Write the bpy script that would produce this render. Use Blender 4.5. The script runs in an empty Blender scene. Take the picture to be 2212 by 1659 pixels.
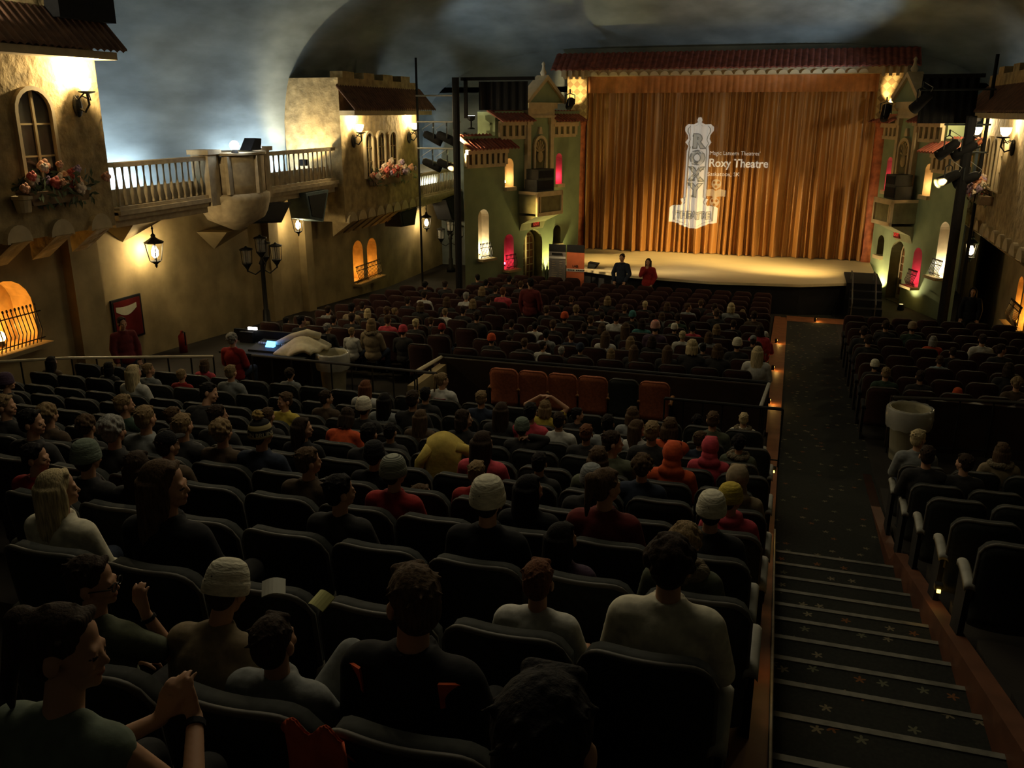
import bpy, bmesh, math, random
import numpy as np
from mathutils import Matrix, Vector
R=math.radians; PI=math.pi
sc=bpy.context.scene; col=sc.collection
# ---------------------------------------------------------------- camera
cd=bpy.data.cameras.new('camera'); cam=bpy.data.objects.new('camera',cd); col.objects.link(cam)
cd.sensor_fit='HORIZONTAL'; cd.sensor_width=36; cd.lens=1900/2212*36; cd.clip_start=.05; cd.clip_end=200
Z0=6.0                                   # the floor in front of the stage is z = 0
cam.location=(0,0,Z0); cam.rotation_euler=(R(90-17.2),0,R(17.5)); sc.camera=cam
# ---------------------------------------------------------------- world, exposure
w=bpy.data.worlds.new('world'); sc.world=w; w.use_nodes=True
w.node_tree.nodes['Background'].inputs[0].default_value=(.9,.8,.55,1)
w.node_tree.nodes['Background'].inputs[1].default_value=.018
sc.view_settings.view_transform='Standard'; sc.view_settings.look='None'
sc.view_settings.exposure=0; sc.view_settings.gamma=1; sc.view_settings.use_curve_mapping=False
sc.cycles.max_bounces=5; sc.cycles.diffuse_bounces=3; sc.cycles.glossy_bounces=2; sc.cycles.transparent_max_bounces=12
sc.cycles.sample_clamp_indirect=4
# ---------------------------------------------------------------- large lights (added crowd fill, stage spots, balcony floods)
def light(kind,loc,energy,color,size=.1,to=None,angle=60,blend=.5,size_y=None):
    l=bpy.data.lights.new(kind.lower()+'_lamp',kind); l.energy=energy; l.color=color
    if kind=='AREA':
        l.size=size
        if size_y: l.shape='RECTANGLE'; l.size_y=size_y
    else:
        l.shadow_soft_size=size
    if kind=='SPOT': l.spot_size=R(angle); l.spot_blend=blend
    o=bpy.data.objects.new(l.name,l); col.objects.link(o); o.location=loc
    if to is not None:
        o.rotation_euler=(Vector(to)-Vector(loc)).to_track_quat('-Z','Y').to_euler()
    return o
WARM=(1,.78,.42); AMBER=(1,.55,.12); COOL=(.66,.82,1)
light('AREA',(-3.6,20,Z0+3.2),75,(1,.86,.56),5,to=(-3.6,14,2))      # soft fill lights added under the vault to brighten the crowd
light('AREA',(-3.6,11,Z0+3.4),90,(1,.86,.58),4,to=(-3.2,6,3))
light('AREA',(-2.6,6.2,Z0+3.2),54,(1,.86,.58),3,to=(-2,3,3))
light('SPOT',(2.95,26.3,Z0+.25),21000,(1,.75,.4),.1,to=(-1.2,30.6,1.0),angle=50,blend=.8)      # stage spots on the two lighting poles
light('SPOT',(-10.9,26.9,Z0-.6),14000,(1,.75,.4),.12,to=(-3.6,30.6,1.0),angle=46,blend=.8)
light('SPOT',(-2.5,2.0,Z0+2.9),900,(1,.68,.34),.2,to=(-2.4,33,3.6),angle=28,blend=.9)     # front-of-house spot
light('SPOT',(3.8,26.2,Z0-1.75),13000,(1,.68,.24),.08,to=(-1.8,33,1.3),angle=44,blend=1)      # low side light raking the curtain folds
light('SPOT',(-10.55,26.6,Z0-1.7),8000,(1,.68,.24),.08,to=(-3.6,33,1.3),angle=40,blend=1)
# ---------------------------------------------------------------- materials
MATS={}
def mat(name,c,rough=.75,metal=0,emit=0,noise=.15,scale=6,bump=0,alpha=1,spec=.3,ecol=None,stretch=None,sheen=0,dist=.02):
    if name in MATS: return MATS[name]
    m=bpy.data.materials.new(name); m.use_nodes=True; t=m.node_tree; b=t.nodes['Principled BSDF']
    b.inputs['Roughness'].default_value=rough; b.inputs['Metallic'].default_value=metal
    b.inputs['Specular IOR Level'].default_value=spec
    if sheen: b.inputs['Sheen Weight'].default_value=sheen
    if noise:
        tc=t.nodes.new('ShaderNodeTexCoord'); n=t.nodes.new('ShaderNodeTexNoise'); n.inputs['Scale'].default_value=scale; n.inputs['Detail'].default_value=6
        src=tc.outputs['Object']
        if stretch:
            mp=t.nodes.new('ShaderNodeMapping'); mp.inputs['Scale'].default_value=stretch; t.links.new(src,mp.inputs[0]); src=mp.outputs[0]
        t.links.new(src,n.inputs['Vector'])
        r=t.nodes.new('ShaderNodeValToRGB'); r.color_ramp.elements[0].position=.3; r.color_ramp.elements[1].position=.7
        r.color_ramp.elements[0].color=[max(0,v*(1-noise)) for v in c]+[1]; r.color_ramp.elements[1].color=[min(1,v*(1+noise)) for v in c]+[1]
        t.links.new(n.outputs[0],r.inputs[0]); t.links.new(r.outputs[0],b.inputs['Base Color'])
        if bump:
            bp=t.nodes.new('ShaderNodeBump'); bp.inputs['Strength'].default_value=bump; bp.inputs['Distance'].default_value=dist
            t.links.new(n.outputs[0],bp.inputs['Height']); t.links.new(bp.outputs[0],b.inputs['Normal'])
    else: b.inputs['Base Color'].default_value=(*c,1)
    if emit:
        b.inputs['Emission Color'].default_value=(*(ecol or c),1); b.inputs['Emission Strength'].default_value=emit
    if alpha<1: b.inputs['Alpha'].default_value=alpha
    MATS[name]=m; return m
def carpet_mat():
    m=mat('star_carpet',(.014,.015,.011),.95,noise=.3,scale=40); t=m.node_tree; b=t.nodes['Principled BSDF']
    base=b.inputs['Base Color'].links[0].from_socket
    tc=t.nodes.new('ShaderNodeTexCoord'); v=t.nodes.new('ShaderNodeTexVoronoi'); v.inputs['Scale'].default_value=5.2; v.feature='F1'; v.voronoi_dimensions='2D'
    t.links.new(tc.outputs['Object'],v.inputs['Vector'])
    # five-pointed star around each cell centre
    sub=t.nodes.new('ShaderNodeVectorMath'); sub.operation='SUBTRACT'; t.links.new(tc.outputs['Object'],sub.inputs[0]); t.links.new(v.outputs['Position'],sub.inputs[1])
    sub.inputs[1].default_value=(0,0,0)
    sc1=t.nodes.new('ShaderNodeVectorMath'); sc1.operation='SCALE'; sc1.inputs['Scale'].default_value=1/1.0
    sx=t.nodes.new('ShaderNodeSeparateXYZ')
    t.links.new(sub.outputs[0],sc1.inputs[0]); t.links.new(sc1.outputs[0],sx.inputs[0])
    at=t.nodes.new('ShaderNodeMath'); at.operation='ARCTAN2'; t.links.new(sx.outputs[1],at.inputs[0]); t.links.new(sx.outputs[0],at.inputs[1])
    wn=t.nodes.new('ShaderNodeSeparateColor'); t.links.new(v.outputs['Color'],wn.inputs[0])
    ma=t.nodes.new('ShaderNodeMath'); ma.operation='MULTIPLY_ADD'; ma.inputs[1].default_value=6.28; t.links.new(wn.outputs[0],ma.inputs[0]); t.links.new(at.outputs[0],ma.inputs[2])
    m5=t.nodes.new('ShaderNodeMath'); m5.operation='MULTIPLY'; m5.inputs[1].default_value=5; t.links.new(ma.outputs[0],m5.inputs[0])
    cs=t.nodes.new('ShaderNodeMath'); cs.operation='COSINE'; t.links.new(m5.outputs[0],cs.inputs[0])
    rad=t.nodes.new('ShaderNodeMath'); rad.operation='MULTIPLY_ADD'; rad.inputs[1].default_value=.014; rad.inputs[2].default_value=.026; t.links.new(cs.outputs[0],rad.inputs[0])
    lt=t.nodes.new('ShaderNodeMath'); lt.operation='LESS_THAN'; t.links.new(v.outputs['Distance'],lt.inputs[0])
    # distance in object space
    fl=t.nodes.new('ShaderNodeCombineXYZ'); t.links.new(sx.outputs[0],fl.inputs[0]); t.links.new(sx.outputs[1],fl.inputs[1]); ln=t.nodes.new('ShaderNodeVectorMath'); ln.operation='LENGTH'; t.links.new(fl.outputs[0],ln.inputs[0])
    t.links.new(ln.outputs['Value'],lt.inputs[0]); t.links.new(rad.outputs[0],lt.inputs[1])
    gt=t.nodes.new('ShaderNodeMath'); gt.operation='GREATER_THAN'; gt.inputs[1].default_value=.62; t.links.new(wn.outputs[1],gt.inputs[0])
    mu=t.nodes.new('ShaderNodeMath'); mu.operation='MULTIPLY'; t.links.new(lt.outputs[0],mu.inputs[0]); t.links.new(gt.outputs[0],mu.inputs[1])
    cr=t.nodes.new('ShaderNodeValToRGB'); cr.color_ramp.interpolation='CONSTANT'
    e=cr.color_ramp.elements; e[0].color=(.15,.125,.075,1); e[1].position=.5; e[1].color=(.14,.055,.016,1); k=e.new(.75); k.color=(.1,.1,.06,1)
    t.links.new(wn.outputs[2],cr.inputs[0])
    mx=t.nodes.new('ShaderNodeMix'); mx.data_type='RGBA'; t.links.new(mu.outputs[0],mx.inputs[0]); t.links.new(base,mx.inputs[6]); t.links.new(cr.outputs[0],mx.inputs[7])
    t.links.new(mx.outputs[2],b.inputs['Base Color']); return m
def bars_mat(name,c1,c2,scale,axis):
    m=mat(name,c1,.8,noise=.1); t=m.node_tree; b=t.nodes['Principled BSDF']
    tc=t.nodes.new('ShaderNodeTexCoord'); wv=t.nodes.new('ShaderNodeTexWave'); wv.bands_direction=axis; wv.inputs['Scale'].default_value=scale; wv.inputs['Distortion'].default_value=.6
    t.links.new(tc.outputs['Object'],wv.inputs['Vector']); r=t.nodes.new('ShaderNodeValToRGB')
    r.color_ramp.elements[0].position=.45; r.color_ramp.elements[1].position=.55
    r.color_ramp.elements[0].color=(*c1,1); r.color_ramp.elements[1].color=(*c2,1); t.links.new(wv.outputs[0],r.inputs[0]); t.links.new(r.outputs[0],b.inputs['Base Color']); return m
def diamond_mat():
    m=mat('diamond_plaster',(.5,.36,.16),.8,noise=.2); t=m.node_tree; b=t.nodes['Principled BSDF']
    tc=t.nodes.new('ShaderNodeTexCoord'); mp=t.nodes.new('ShaderNodeMapping'); mp.inputs['Rotation'].default_value=(0,R(45),0); t.links.new(tc.outputs['Object'],mp.inputs[0])
    ck=t.nodes.new('ShaderNodeTexChecker'); ck.inputs['Scale'].default_value=5.5; t.links.new(mp.outputs[0],ck.inputs[0])
    ck.inputs[1].default_value=(.55,.4,.17,1); ck.inputs[2].default_value=(.33,.22,.09,1); t.links.new(ck.outputs[0],b.inputs['Base Color']); return m
M_stucco=mat('ochre_stucco',(.36,.27,.13),.9,noise=.28,scale=1.6,bump=.5,dist=.03)
M_tower=mat('tower_stone',(.34,.25,.12),.9,noise=.35,scale=4.5,bump=1,dist=.05)
M_sky=mat('sky_plaster',(.20,.23,.22),.9,noise=.3,scale=1.3,bump=.5,dist=.05,stretch=(.6,.4,1.5))
M_green=mat('green_plaster',(.22,.27,.15),.85,noise=.12,scale=2,bump=.2)
M_cream=mat('cream_trim',(.48,.38,.22),.7,noise=.12,scale=5)
M_olive=mat('olive_recess',(.14,.13,.06),.85,noise=.2,scale=4)
M_tile=mat('clay_tile',(.23,.065,.04),.7,noise=.4,scale=5,bump=.3)
M_tiled=mat('dusty_brown_tile',(.12,.06,.035),.8,noise=.4,scale=5,bump=.3)
M_iron=mat('black_iron',(.018,.017,.015),.5,noise=.2,scale=20,metal=.3)
M_black=mat('matt_black',(.006,.006,.007),.85,noise=.3,scale=10)
M_dkgrey=mat('dark_grey_cabinet',(.028,.034,.034),.7,noise=.3,scale=6)
M_white=mat('white_paint',(.7,.68,.62),.6,noise=.08)
M_bal=mat('balcony_stone',(.42,.33,.2),.8,noise=.2,scale=6,bump=.2)
M_glow=mat('warm_bulb',(1,.86,.55),emit=14,noise=0,ecol=(1,.84,.5))
M_frost=mat('frosted_glass_lit',(1,.9,.65),emit=10,noise=0,ecol=(1,.82,.48))
M_cool=mat('cool_tube',(.9,.95,1),emit=8,noise=0,ecol=(.85,.93,1))
M_glass=mat('dark_window_glass',(.03,.028,.022),.12,noise=.2,scale=3,spec=.6)
M_carpet=carpet_mat()
M_floor=mat('dark_concrete_floor',(.02,.016,.012),.8,noise=.3,scale=2)
M_orange=mat('orange_kerb',(.24,.085,.03),.6,noise=.2,scale=4)
M_nose=mat('pale_nosing',(.17,.165,.135),.45,noise=.3,scale=12,metal=.3)
M_stage=mat('stage_boards',(.62,.52,.31),.5,noise=.12,scale=3,stretch=(.3,6,1))
M_curtain=mat('gold_satin',(.36,.165,.038),.38,noise=.18,scale=3,stretch=(6,1,.25),spec=.6,sheen=.1)
M_valance=mat('rust_velvet',(.48,.19,.055),.6,noise=.2,scale=4,sheen=.3)
M_pillar=mat('mottled_red_plaster',(.34,.095,.035),.65,noise=.45,scale=5,bump=.6)
M_diam=diamond_mat()
M_seat=mat('charcoal_seat_fabric',(.020,.022,.019),.9,noise=.3,scale=30)
M_seatp=mat('seat_piping',(.075,.068,.055),.6,noise=.2,scale=20)
M_seatr=mat('maroon_seat_fabric',(.035,.012,.009),.9,noise=.3,scale=30)
M_rus=mat('russet_seat_fabric',(.3,.085,.035),.85,noise=.25,scale=25)
M_rusp=mat('russet_piping',(.42,.13,.06),.7,noise=.2,scale=20)
M_arm=mat('grey_armrest_pad',(.32,.31,.26),.55,noise=.15,scale=10)
M_wood=mat('orange_wood_arm',(.4,.17,.05),.5,noise=.25,scale=6,stretch=(1,8,1))
M_rail=mat('painted_rail',(.62,.53,.34),.35,noise=.12,scale=8,spec=.6)
M_plas=mat('beige_bin_plastic',(.42,.38,.25),.55,noise=.1)
M_leaf=mat('dark_leaves',(.07,.09,.04),.7,noise=.4,scale=12)
M_fl=[mat('peach_petals',(.7,.36,.22),.7,noise=.2,scale=15),mat('cream_petals',(.75,.6,.45),.7,noise=.2,scale=15),mat('mauve_petals',(.42,.3,.42),.7,noise=.2,scale=15),mat('red_petals',(.6,.13,.1),.7,noise=.2,scale=15)]
M_terra=mat('terracotta_box',(.2,.13,.07),.8,noise=.2)
# ---------------------------------------------------------------- mesh builder and scene helpers
class MB:
    def __init__(s,T=None): s.v=[];s.f=[];s.T=T
    def add(s,vs,fs):
        o=len(s.v); s.v+= [tuple(v) for v in vs]; s.f+=[tuple(i+o for i in f) for f in fs]; return s
    def box(s,x0,x1,y0,y1,z0,z1):
        return s.add([(x,y,z) for z in (z0,z1) for y in (y0,y1) for x in (x0,x1)],[(0,2,3,1),(4,5,7,6),(0,1,5,4),(2,6,7,3),(0,4,6,2),(1,3,7,5)])
    def tube(s,pts,r,n=8,cap=True):
        pts=[Vector(p) for p in pts]; rs=r if isinstance(r,(list,tuple)) else [r]*len(pts); vs=[];fs=[]
        up0=None
        for i,p in enumerate(pts):
            d=(pts[min(i+1,len(pts)-1)]-pts[max(i-1,0)]).normalized()
            a=Vector((0,0,1)) if abs(d.z)<.9 else Vector((1,0,0))
            u=d.cross(a).normalized(); 
            if up0 is not None and u.dot(up0)<0: u=-u
            up0=u; w_=d.cross(u)
            vs+=[p+(u*math.cos(2*PI*k/n)+w_*math.sin(2*PI*k/n))*rs[i] for k in range(n)]
        for i in range(len(pts)-1):
            fs+=[(i*n+k,i*n+(k+1)%n,(i+1)*n+(k+1)%n,(i+1)*n+k) for k in range(n)]
        if cap: fs+=[tuple(range(n-1,-1,-1)),tuple((len(pts)-1)*n+k for k in range(n))]
        return s.add(vs,fs)
    def cap(s,p0,r0,p1,r1,n=12):
        p0=Vector(p0);p1=Vector(p1);d=(p1-p0); L=d.length or 1e-6; d/=L; P=[];Q=[]
        for a in (90,60,30): P.append(p0-d*r0*math.sin(R(a)));Q.append(max(r0*math.cos(R(a)),1e-4))
        P.append(p0);Q.append(r0);P.append(p1);Q.append(r1)
        for a in (30,60,90): P.append(p1+d*r1*math.sin(R(a)));Q.append(max(r1*math.cos(R(a)),1e-4))
        return s.tube(P,Q,n)
    def ell(s,c,r,rot=None,n=16,m=10):
        c=Vector(c); Rm=rot.to_3x3() if rot is not None else None; vs=[];fs=[]
        for j in range(m+1):
            t=PI*j/m; st=max(math.sin(t),1e-3)
            for k in range(n):
                q=Vector((r[0]*st*math.cos(2*PI*k/n),r[1]*st*math.sin(2*PI*k/n),r[2]*math.cos(t)))
                if Rm: q=Rm@q
                vs.append(c+q)
        for j in range(m): fs+=[(j*n+k,(j+1)*n+k,(j+1)*n+(k+1)%n,j*n+(k+1)%n) for k in range(n)]
        fs+=[tuple(range(n)),tuple(m*n+k for k in range(n-1,-1,-1))]
        return s.add(vs,fs)
    def lathe(s,c,prof,n=12,sy=1):
        c=Vector(c); vs=[];fs=[]
        for r,z in prof: vs+=[c+Vector((r*math.cos(2*PI*k/n),r*sy*math.sin(2*PI*k/n),z)) for k in range(n)]
        for i in range(len(prof)-1): fs+=[(i*n+k,i*n+(k+1)%n,(i+1)*n+(k+1)%n,(i+1)*n+k) for k in range(n)]
        fs+=[tuple(range(n-1,-1,-1)),tuple((len(prof)-1)*n+k for k in range(n))]
        return s.add(vs,fs)
    def prism(s,loop,a,b,ax=1):
        """closed loop of 2-D points extruded from a to b along axis ax; 2-D axes are the other two in order"""
        n=len(loop)
        def mk(p,d):
            q=[0,0,0]; q[ax]=d; o=[i for i in range(3) if i!=ax]; q[o[0]],q[o[1]]=p; return q
        return s.add([mk(p,a) for p in loop]+[mk(p,b) for p in loop],[tuple(range(n)),tuple(range(2*n-1,n-1,-1))]+[(i,i+n,(i+1)%n+n,(i+1)%n) for i in range(n)])
    def ring(s,outer,inner,a,b,ax=1):
        n=len(outer)
        def mk(p,d):
            q=[0,0,0]; q[ax]=d; o=[i for i in range(3) if i!=ax]; q[o[0]],q[o[1]]=p; return q
        vs=[mk(p,d) for d in (a,b) for L in (outer,inner) for p in L]; fs=[]
        for i in range(n):
            j=(i+1)%n
            fs+=[(i,j,n+j,n+i),(2*n+i,3*n+i,3*n+j,2*n+j),(i,2*n+i,2*n+j,j),(n+i,n+j,3*n+j,3*n+i)]
        return s.add(vs,fs)
    def grid(s,fn,nu,nv):
        vs=[fn(i/nu,j/nv) for j in range(nv+1) for i in range(nu+1)]
        return s.add(vs,[(j*(nu+1)+i,j*(nu+1)+i+1,(j+1)*(nu+1)+i+1,(j+1)*(nu+1)+i) for j in range(nv) for i in range(nu)])
    def sheet(s,fn,nu,nv,off):
        o=Vector(off); a=[Vector(fn(i/nu,j/nv)) for j in range(nv+1) for i in range(nu+1)]; n=len(a); W=nu+1
        fs=[(j*W+i,j*W+i+1,(j+1)*W+i+1,(j+1)*W+i) for j in range(nv) for i in range(nu)]
        fs+=[tuple(q+n for q in f[::-1]) for f in fs]
        bd=[i for i in range(W)]+[j*W+nu for j in range(1,nv+1)]+[nv*W+i for i in range(nu-1,-1,-1)]+[j*W for j in range(nv-1,0,-1)]
        fs+=[(bd[i],bd[i]+n,bd[(i+1)%len(bd)]+n,bd[(i+1)%len(bd)]) for i in range(len(bd))]
        return s.add(a+[p+o for p in a],fs)
    def mesh(s,name,smooth=False):
        m=bpy.data.meshes.new(name); vs=[tuple(s.T@Vector(v)) for v in s.v] if s.T else s.v
        m.from_pydata(vs,[],s.f)
        b=bmesh.new(); b.from_mesh(m); bmesh.ops.recalc_face_normals(b,faces=b.faces); b.to_mesh(m); b.free()
        if smooth: m.polygons.foreach_set('use_smooth',[True]*len(m.polygons))
        return m
    def obj(s,name,m,parent=None,smooth=False,**kw):
        return link(name,s.mesh(name,smooth),m,parent,**kw)
def link(name,me,m=None,parent=None,label=None,cat=None,group=None,kind=None):
    o=bpy.data.objects.new(name,me); col.objects.link(o)
    if m: me.materials.append(m)
    if parent is not None:
        o.parent=parent; L=Matrix.Identity(4); q=parent
        while q is not None: L=Matrix.Translation(q.location)@L; q=q.parent
        o.matrix_parent_inverse=L.inverted()
    tag(o,label,cat,group,kind); return o
def tag(o,label=None,cat=None,group=None,kind=None):
    if label: o['label']=label
    if cat: o['category']=cat
    if group: o['group']=group
    if kind: o['kind']=kind
    return o
def thing(name,loc,label,cat,group=None):
    o=bpy.data.objects.new(name,None); o.empty_display_size=.1; col.objects.link(o); o.location=loc; return tag(o,label,cat,group)
def sobj(mb,name,m,smooth=False,parent=None): return mb.obj(name,m,parent,smooth,kind='structure')
def frame(o,u,n):
    """local (along, out of the wall, up) to world"""
    u=Vector(u).normalized(); n=Vector(n).normalized()
    return Matrix(((u.x,n.x,0,o[0]),(u.y,n.y,0,o[1]),(0,0,1,o[2]),(0,0,0,1)))
def arch(u0,u1,z0,z1,n=10):
    r=(u1-u0)/2; c=(u0+u1)/2; zs=z1-r
    return [(u0,z0),(u1,z0)]+[(c+r*math.cos(PI*k/n),zs+r*math.sin(PI*k/n)) for k in range(n+1)]
def holed(T,name,outline,holes,m,n0=0):
    """a flat wall face with arched openings"""
    b=bmesh.new(); es=[]
    for L in [outline]+holes:
        vs=[b.verts.new(T@Vector((p[0],n0,p[1]))) for p in L]
        es+=[b.edges.new((vs[i],vs[(i+1)%len(vs)])) for i in range(len(vs))]
    bmesh.ops.triangle_fill(b,use_beauty=True,use_dissolve=False,edges=es)
    me=bpy.data.meshes.new(name); b.to_mesh(me); b.free(); return link(name,me,m,kind='structure')
def niche_shell(T,L,depth,name,m,n0=0):
    n=len(L); b=MB(T); b.add([(p[0],n0,p[1]) for p in L]+[(p[0],n0-depth,p[1]) for p in L],[(i,i+n,(i+1)%n+n,(i+1)%n) for i in range(n)]+[tuple(range(n,2*n))])
    return sobj(b,name,m)
def Dz(y):
    return float(np.interp(y,[-5,9.5,11.5,13,28,60],[.6,4.66,4.95,5.1,6,6]))
def FZ(y): return Z0-Dz(y)              # floor height of a seat row
WARMP=(1,.76,.4)
# ================================================================ SETTING
NOS=[.7,1.2,1.72,2.25,2.8,3.35,3.90,4.45,4.98,5.45,5.92,6.40,6.83,7.29,7.81,8.39,8.97]
ROWU=[.95,1.79,2.73,3.6,4.42,5.2,6.1,7.07,8.2,9.2,10.2,11.2,12.2]
ROWC=[15.2+.95*k for k in range(12)]
AX0,AX1=.12,1.32
def nz(y): return Z0-(2+.28*y)
# seating platforms (stepped), one mesh each side of the aisle
def terrace(name,x0,x1):
    pts=[(-3,FZ(-.1))]; 
    for i,y in enumerate(ROWU):
        a=y-.14; zp=FZ(ROWU[i-1]) if i else FZ(-.1)
        pts+=[(a,zp),(a,FZ(y))]
    pts+=[(13,Z0-5.1),(28.4,0),(37,0),(37,-.4),(-3,-.4)]
    b=MB(); b.prism(pts,x0,x1,0); return sobj(b,name,M_floor)
terrace('floor_left',-14.2,-.06); terrace('floor_right',1.47,6.8)
# carpeted aisle with steps
b=MB()
pts=[(-3,nz(NOS[0]))]
for i,y in enumerate(NOS):
    pts.append((y,nz(y)))
    nx=nz(NOS[i+1]) if i+1<len(NOS) else Z0-4.75
    pts.append((y,nx))
pts+=[(11.5,Z0-4.95),(13,Z0-5.1),(28.4,0),(28.4,-.4),(-3,-.4)]
b.prism(pts,-.06,1.47,0); stairs=sobj(b,'floor_aisle',M_carpet)
for y in NOS:
    b=MB(); b.box(AX0,AX1,y-.035,y+.012,nz(y)-.02,nz(y)+.008); b.obj('stair_nosing',M_nose,stairs)
def kerb(name,x0,x1,h,ys,m=M_orange):
    b=MB(); P=[(y,(nz(y)+.16 if y<9.3 else FZ(y))+h) for y in ys]; P2=[(y,z-.3) for y,z in P[::-1]]; b.prism(P+P2,x0,x1,0); return sobj(b,name,m)
k=kerb('trim_1',-.07,AX0,.03,[-1]+[.5*i for i in range(0,19)]+[9.3,11.5,13,27.2])
b=MB(); b.tube([(AX0,y,(nz(y)+.2 if y<9.3 else FZ(y)+.04)) for y in [.2*i for i in range(0,47)]],.011,6); b.obj('kerb_edge_strip',M_nose,k)
kerb('trim_2',AX1,1.44,.0,[-1]+[.5*i for i in range(0,19)]+[9.3,11.5,13,27.2],mat('dark_wood_kerb',(.11,.04,.018),.6,noise=.25,scale=4))
b=MB(); b.box(.1,1.75,26.6,27.3,FZ(27)-.1,FZ(27)+.05); sobj(b,'trim_3',M_orange)
kerb('trim_4',-.25,-.07,.05,[14.5,16,20,24,27.2])
# ---------------- vault
def vault(u,v):
    y=-3+39.2*v; t=PI*(.0+u); a=10.5; hh=6.2
    k=math.sqrt(max(1e-4,1-((y-27)/9.2)**2)) if y>27 else 1
    c,s_=math.cos(t),math.sin(t)
    return (-3.85-a*math.copysign(abs(c)**.62,c), y, Z0-2+hh*k*abs(s_)**.62)
b=MB(); b.grid(vault,72,120); sobj(b,'ceiling',M_sky,True)
# ---------------- left wall with arched niches
TL=frame((-13.6,0,Z0),(0,1,0),(1,0,0))
TR=frame((5.7,0,Z0),(0,1,0),(-1,0,0))
M_amber=mat('amber_plaster',(.5,.3,.1),.8,noise=.2)
nl=[arch(11.75,12.9,-4.2,-2.95),arch(25.82,26.55,-5.36,-4.05),arch(26.85,27.58,-5.44,-4.1)]
holed(TL,'wall_left',[(-3,-6.4),(36,-6.4),(36,-1.9),(-3,-1.9)],nl,M_stucco)
for i,L in enumerate(nl): niche_shell(TL,L,.5,'trim_%d'%(5+i),M_amber)
nr=[arch(24.75,25.3,-5.15,-4.0),arch(24.1,24.62,-5.25,-4.2)]
holed(TR,'wall_right',[(-3,-6.4),(36,-6.4),(36,-1.9),(-3,-1.9)],nr,M_stucco)
for i,L in enumerate(nr): niche_shell(TR,L,.45,'trim_%d'%(8+i),M_amber)
# pilasters on the left wall
for i,(a,c) in enumerate([(13.75,14.5),(22.55,22.95),(20.7,21.15)]):
    b=MB(TL); b.box(a,c,-.02,.22,-6,-1.95); sobj(b,'trim_%d'%(10+i),M_stucco)
# front wall behind the proscenium
b=MB(); b.box(-15,-7.5,33.6,33.9,-.4,Z0+.9); b.box(2.35,8,33.6,33.9,-.4,Z0+.9); b.box(-15,8,33.6,33.9,Z0+.7,Z0+2.2); sobj(b,'wall_front',M_sky)
# ---------------- towers
def skirt_roof(T,u0,u1,n0,n1,z0,z1,name,m,label,parent=None,pitch=.16,cat='roof'):
    b=MB(T)
    amp=.045
    def f(a,c):
        u=u0+(u1-u0)*a; e=abs(math.sin(PI*(u-u0)/pitch)); inset=.0
        return (u,n1+(n0-n1)*c,z0+(z1-z0)*c+amp*e)
    nu=max(8,int((u1-u0)/pitch*6)); b.sheet(f,nu,6,(0,0,-.04))
    return b.obj(name,m,parent,label=None if parent else label,cat=None if parent else cat)
def tower(T,u0,u1,zb,zt,n1,name,label,roofz,corb,cren=False,lit=True):
    t=thing(name,T@Vector(((u0+u1)/2,n1,zb)),label,'tower')
    b=MB(T); b.box(u0,u1,-.7,n1,zb,zt)
    if cren:
        for k in range(4):
            a=u0+.3+k*(u1-u0-.3)/4; b.box(a,a+.7,n1-.4,n1,zt,zt+.18)
    b.obj('tower_body',M_tower,t)
    skirt_roof(T,u0-.1,u1+.25,n1-.02,n1+.55,roofz,roofz+.65,'tower_roof',M_tiled,None,t)
    b=MB(T); b.box(u0-.02,u1+.05,n1,n1+.48,roofz-.16,roofz-.03); b.obj('eave_board',M_cream,t)
    nc=corb; du=(u1-u0)/nc
    for k in range(nc):
        c=u0+du*(k+.5); L=[(c+.27*math.cos(PI*q/10),zb-.02+.3*math.sin(PI*q/10)) for q in range(11)]
        b=MB(T); b.prism(L,n1-.02,n1+.1,1); b.obj('corbel_arch',M_cream,t)
        b=MB(T); b.prism([(n1-.5,zb-.45),(n1+.02,zb-.08),(n1+.14,zb),(n1-.5,zb)],c-.2,c+.2,0); b.obj('corbel_bracket',M_tower,t)
    return t
tower(TL,6.5,14.1,-2.1,3.6,1.1,'wall_tower','stone-faced tower at far left with one arched window and clay skirt roof',1.06,8)
tower(TL,23.4,29.0,-3.1,.92,1.1,'wall_tower','stone-faced tower between two balconies with three arched windows',0.06,9,True)
tower(TR,21.3,28.7,-3.1,.95,.8,'wall_tower','stone-faced tower on the right wall with arched windows',0.0,10,True)
# black box and lit soffit over the first tower
b=MB(); b.box(-12.9,-12.2,13.1,14.45,Z0+1.55,Z0+2.3); b.obj('loudspeaker',M_black,label='black box loudspeaker mounted above the left tower roof',cat='speaker')
t=thing('flood_lamp',(-12.2,11.2,Z0+1.3),'small lamp lighting the wall above the left tower roof','lamp'); b=MB(); b.box(-12.3,-12.1,11.1,11.3,Z0+1.25,Z0+1.42); b.obj('lamp_housing',M_black,t); b=MB(); b.box(-12.28,-12.12,11.12,11.28,Z0+1.42,Z0+1.43); b.obj('lamp_glass',M_frost,t)
light('SPOT',(-12.2,11.2,Z0+1.45),200,(1,.88,.62),.05,to=(-12.6,11.9,Z0+2.4),angle=130,blend=.5)
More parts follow.
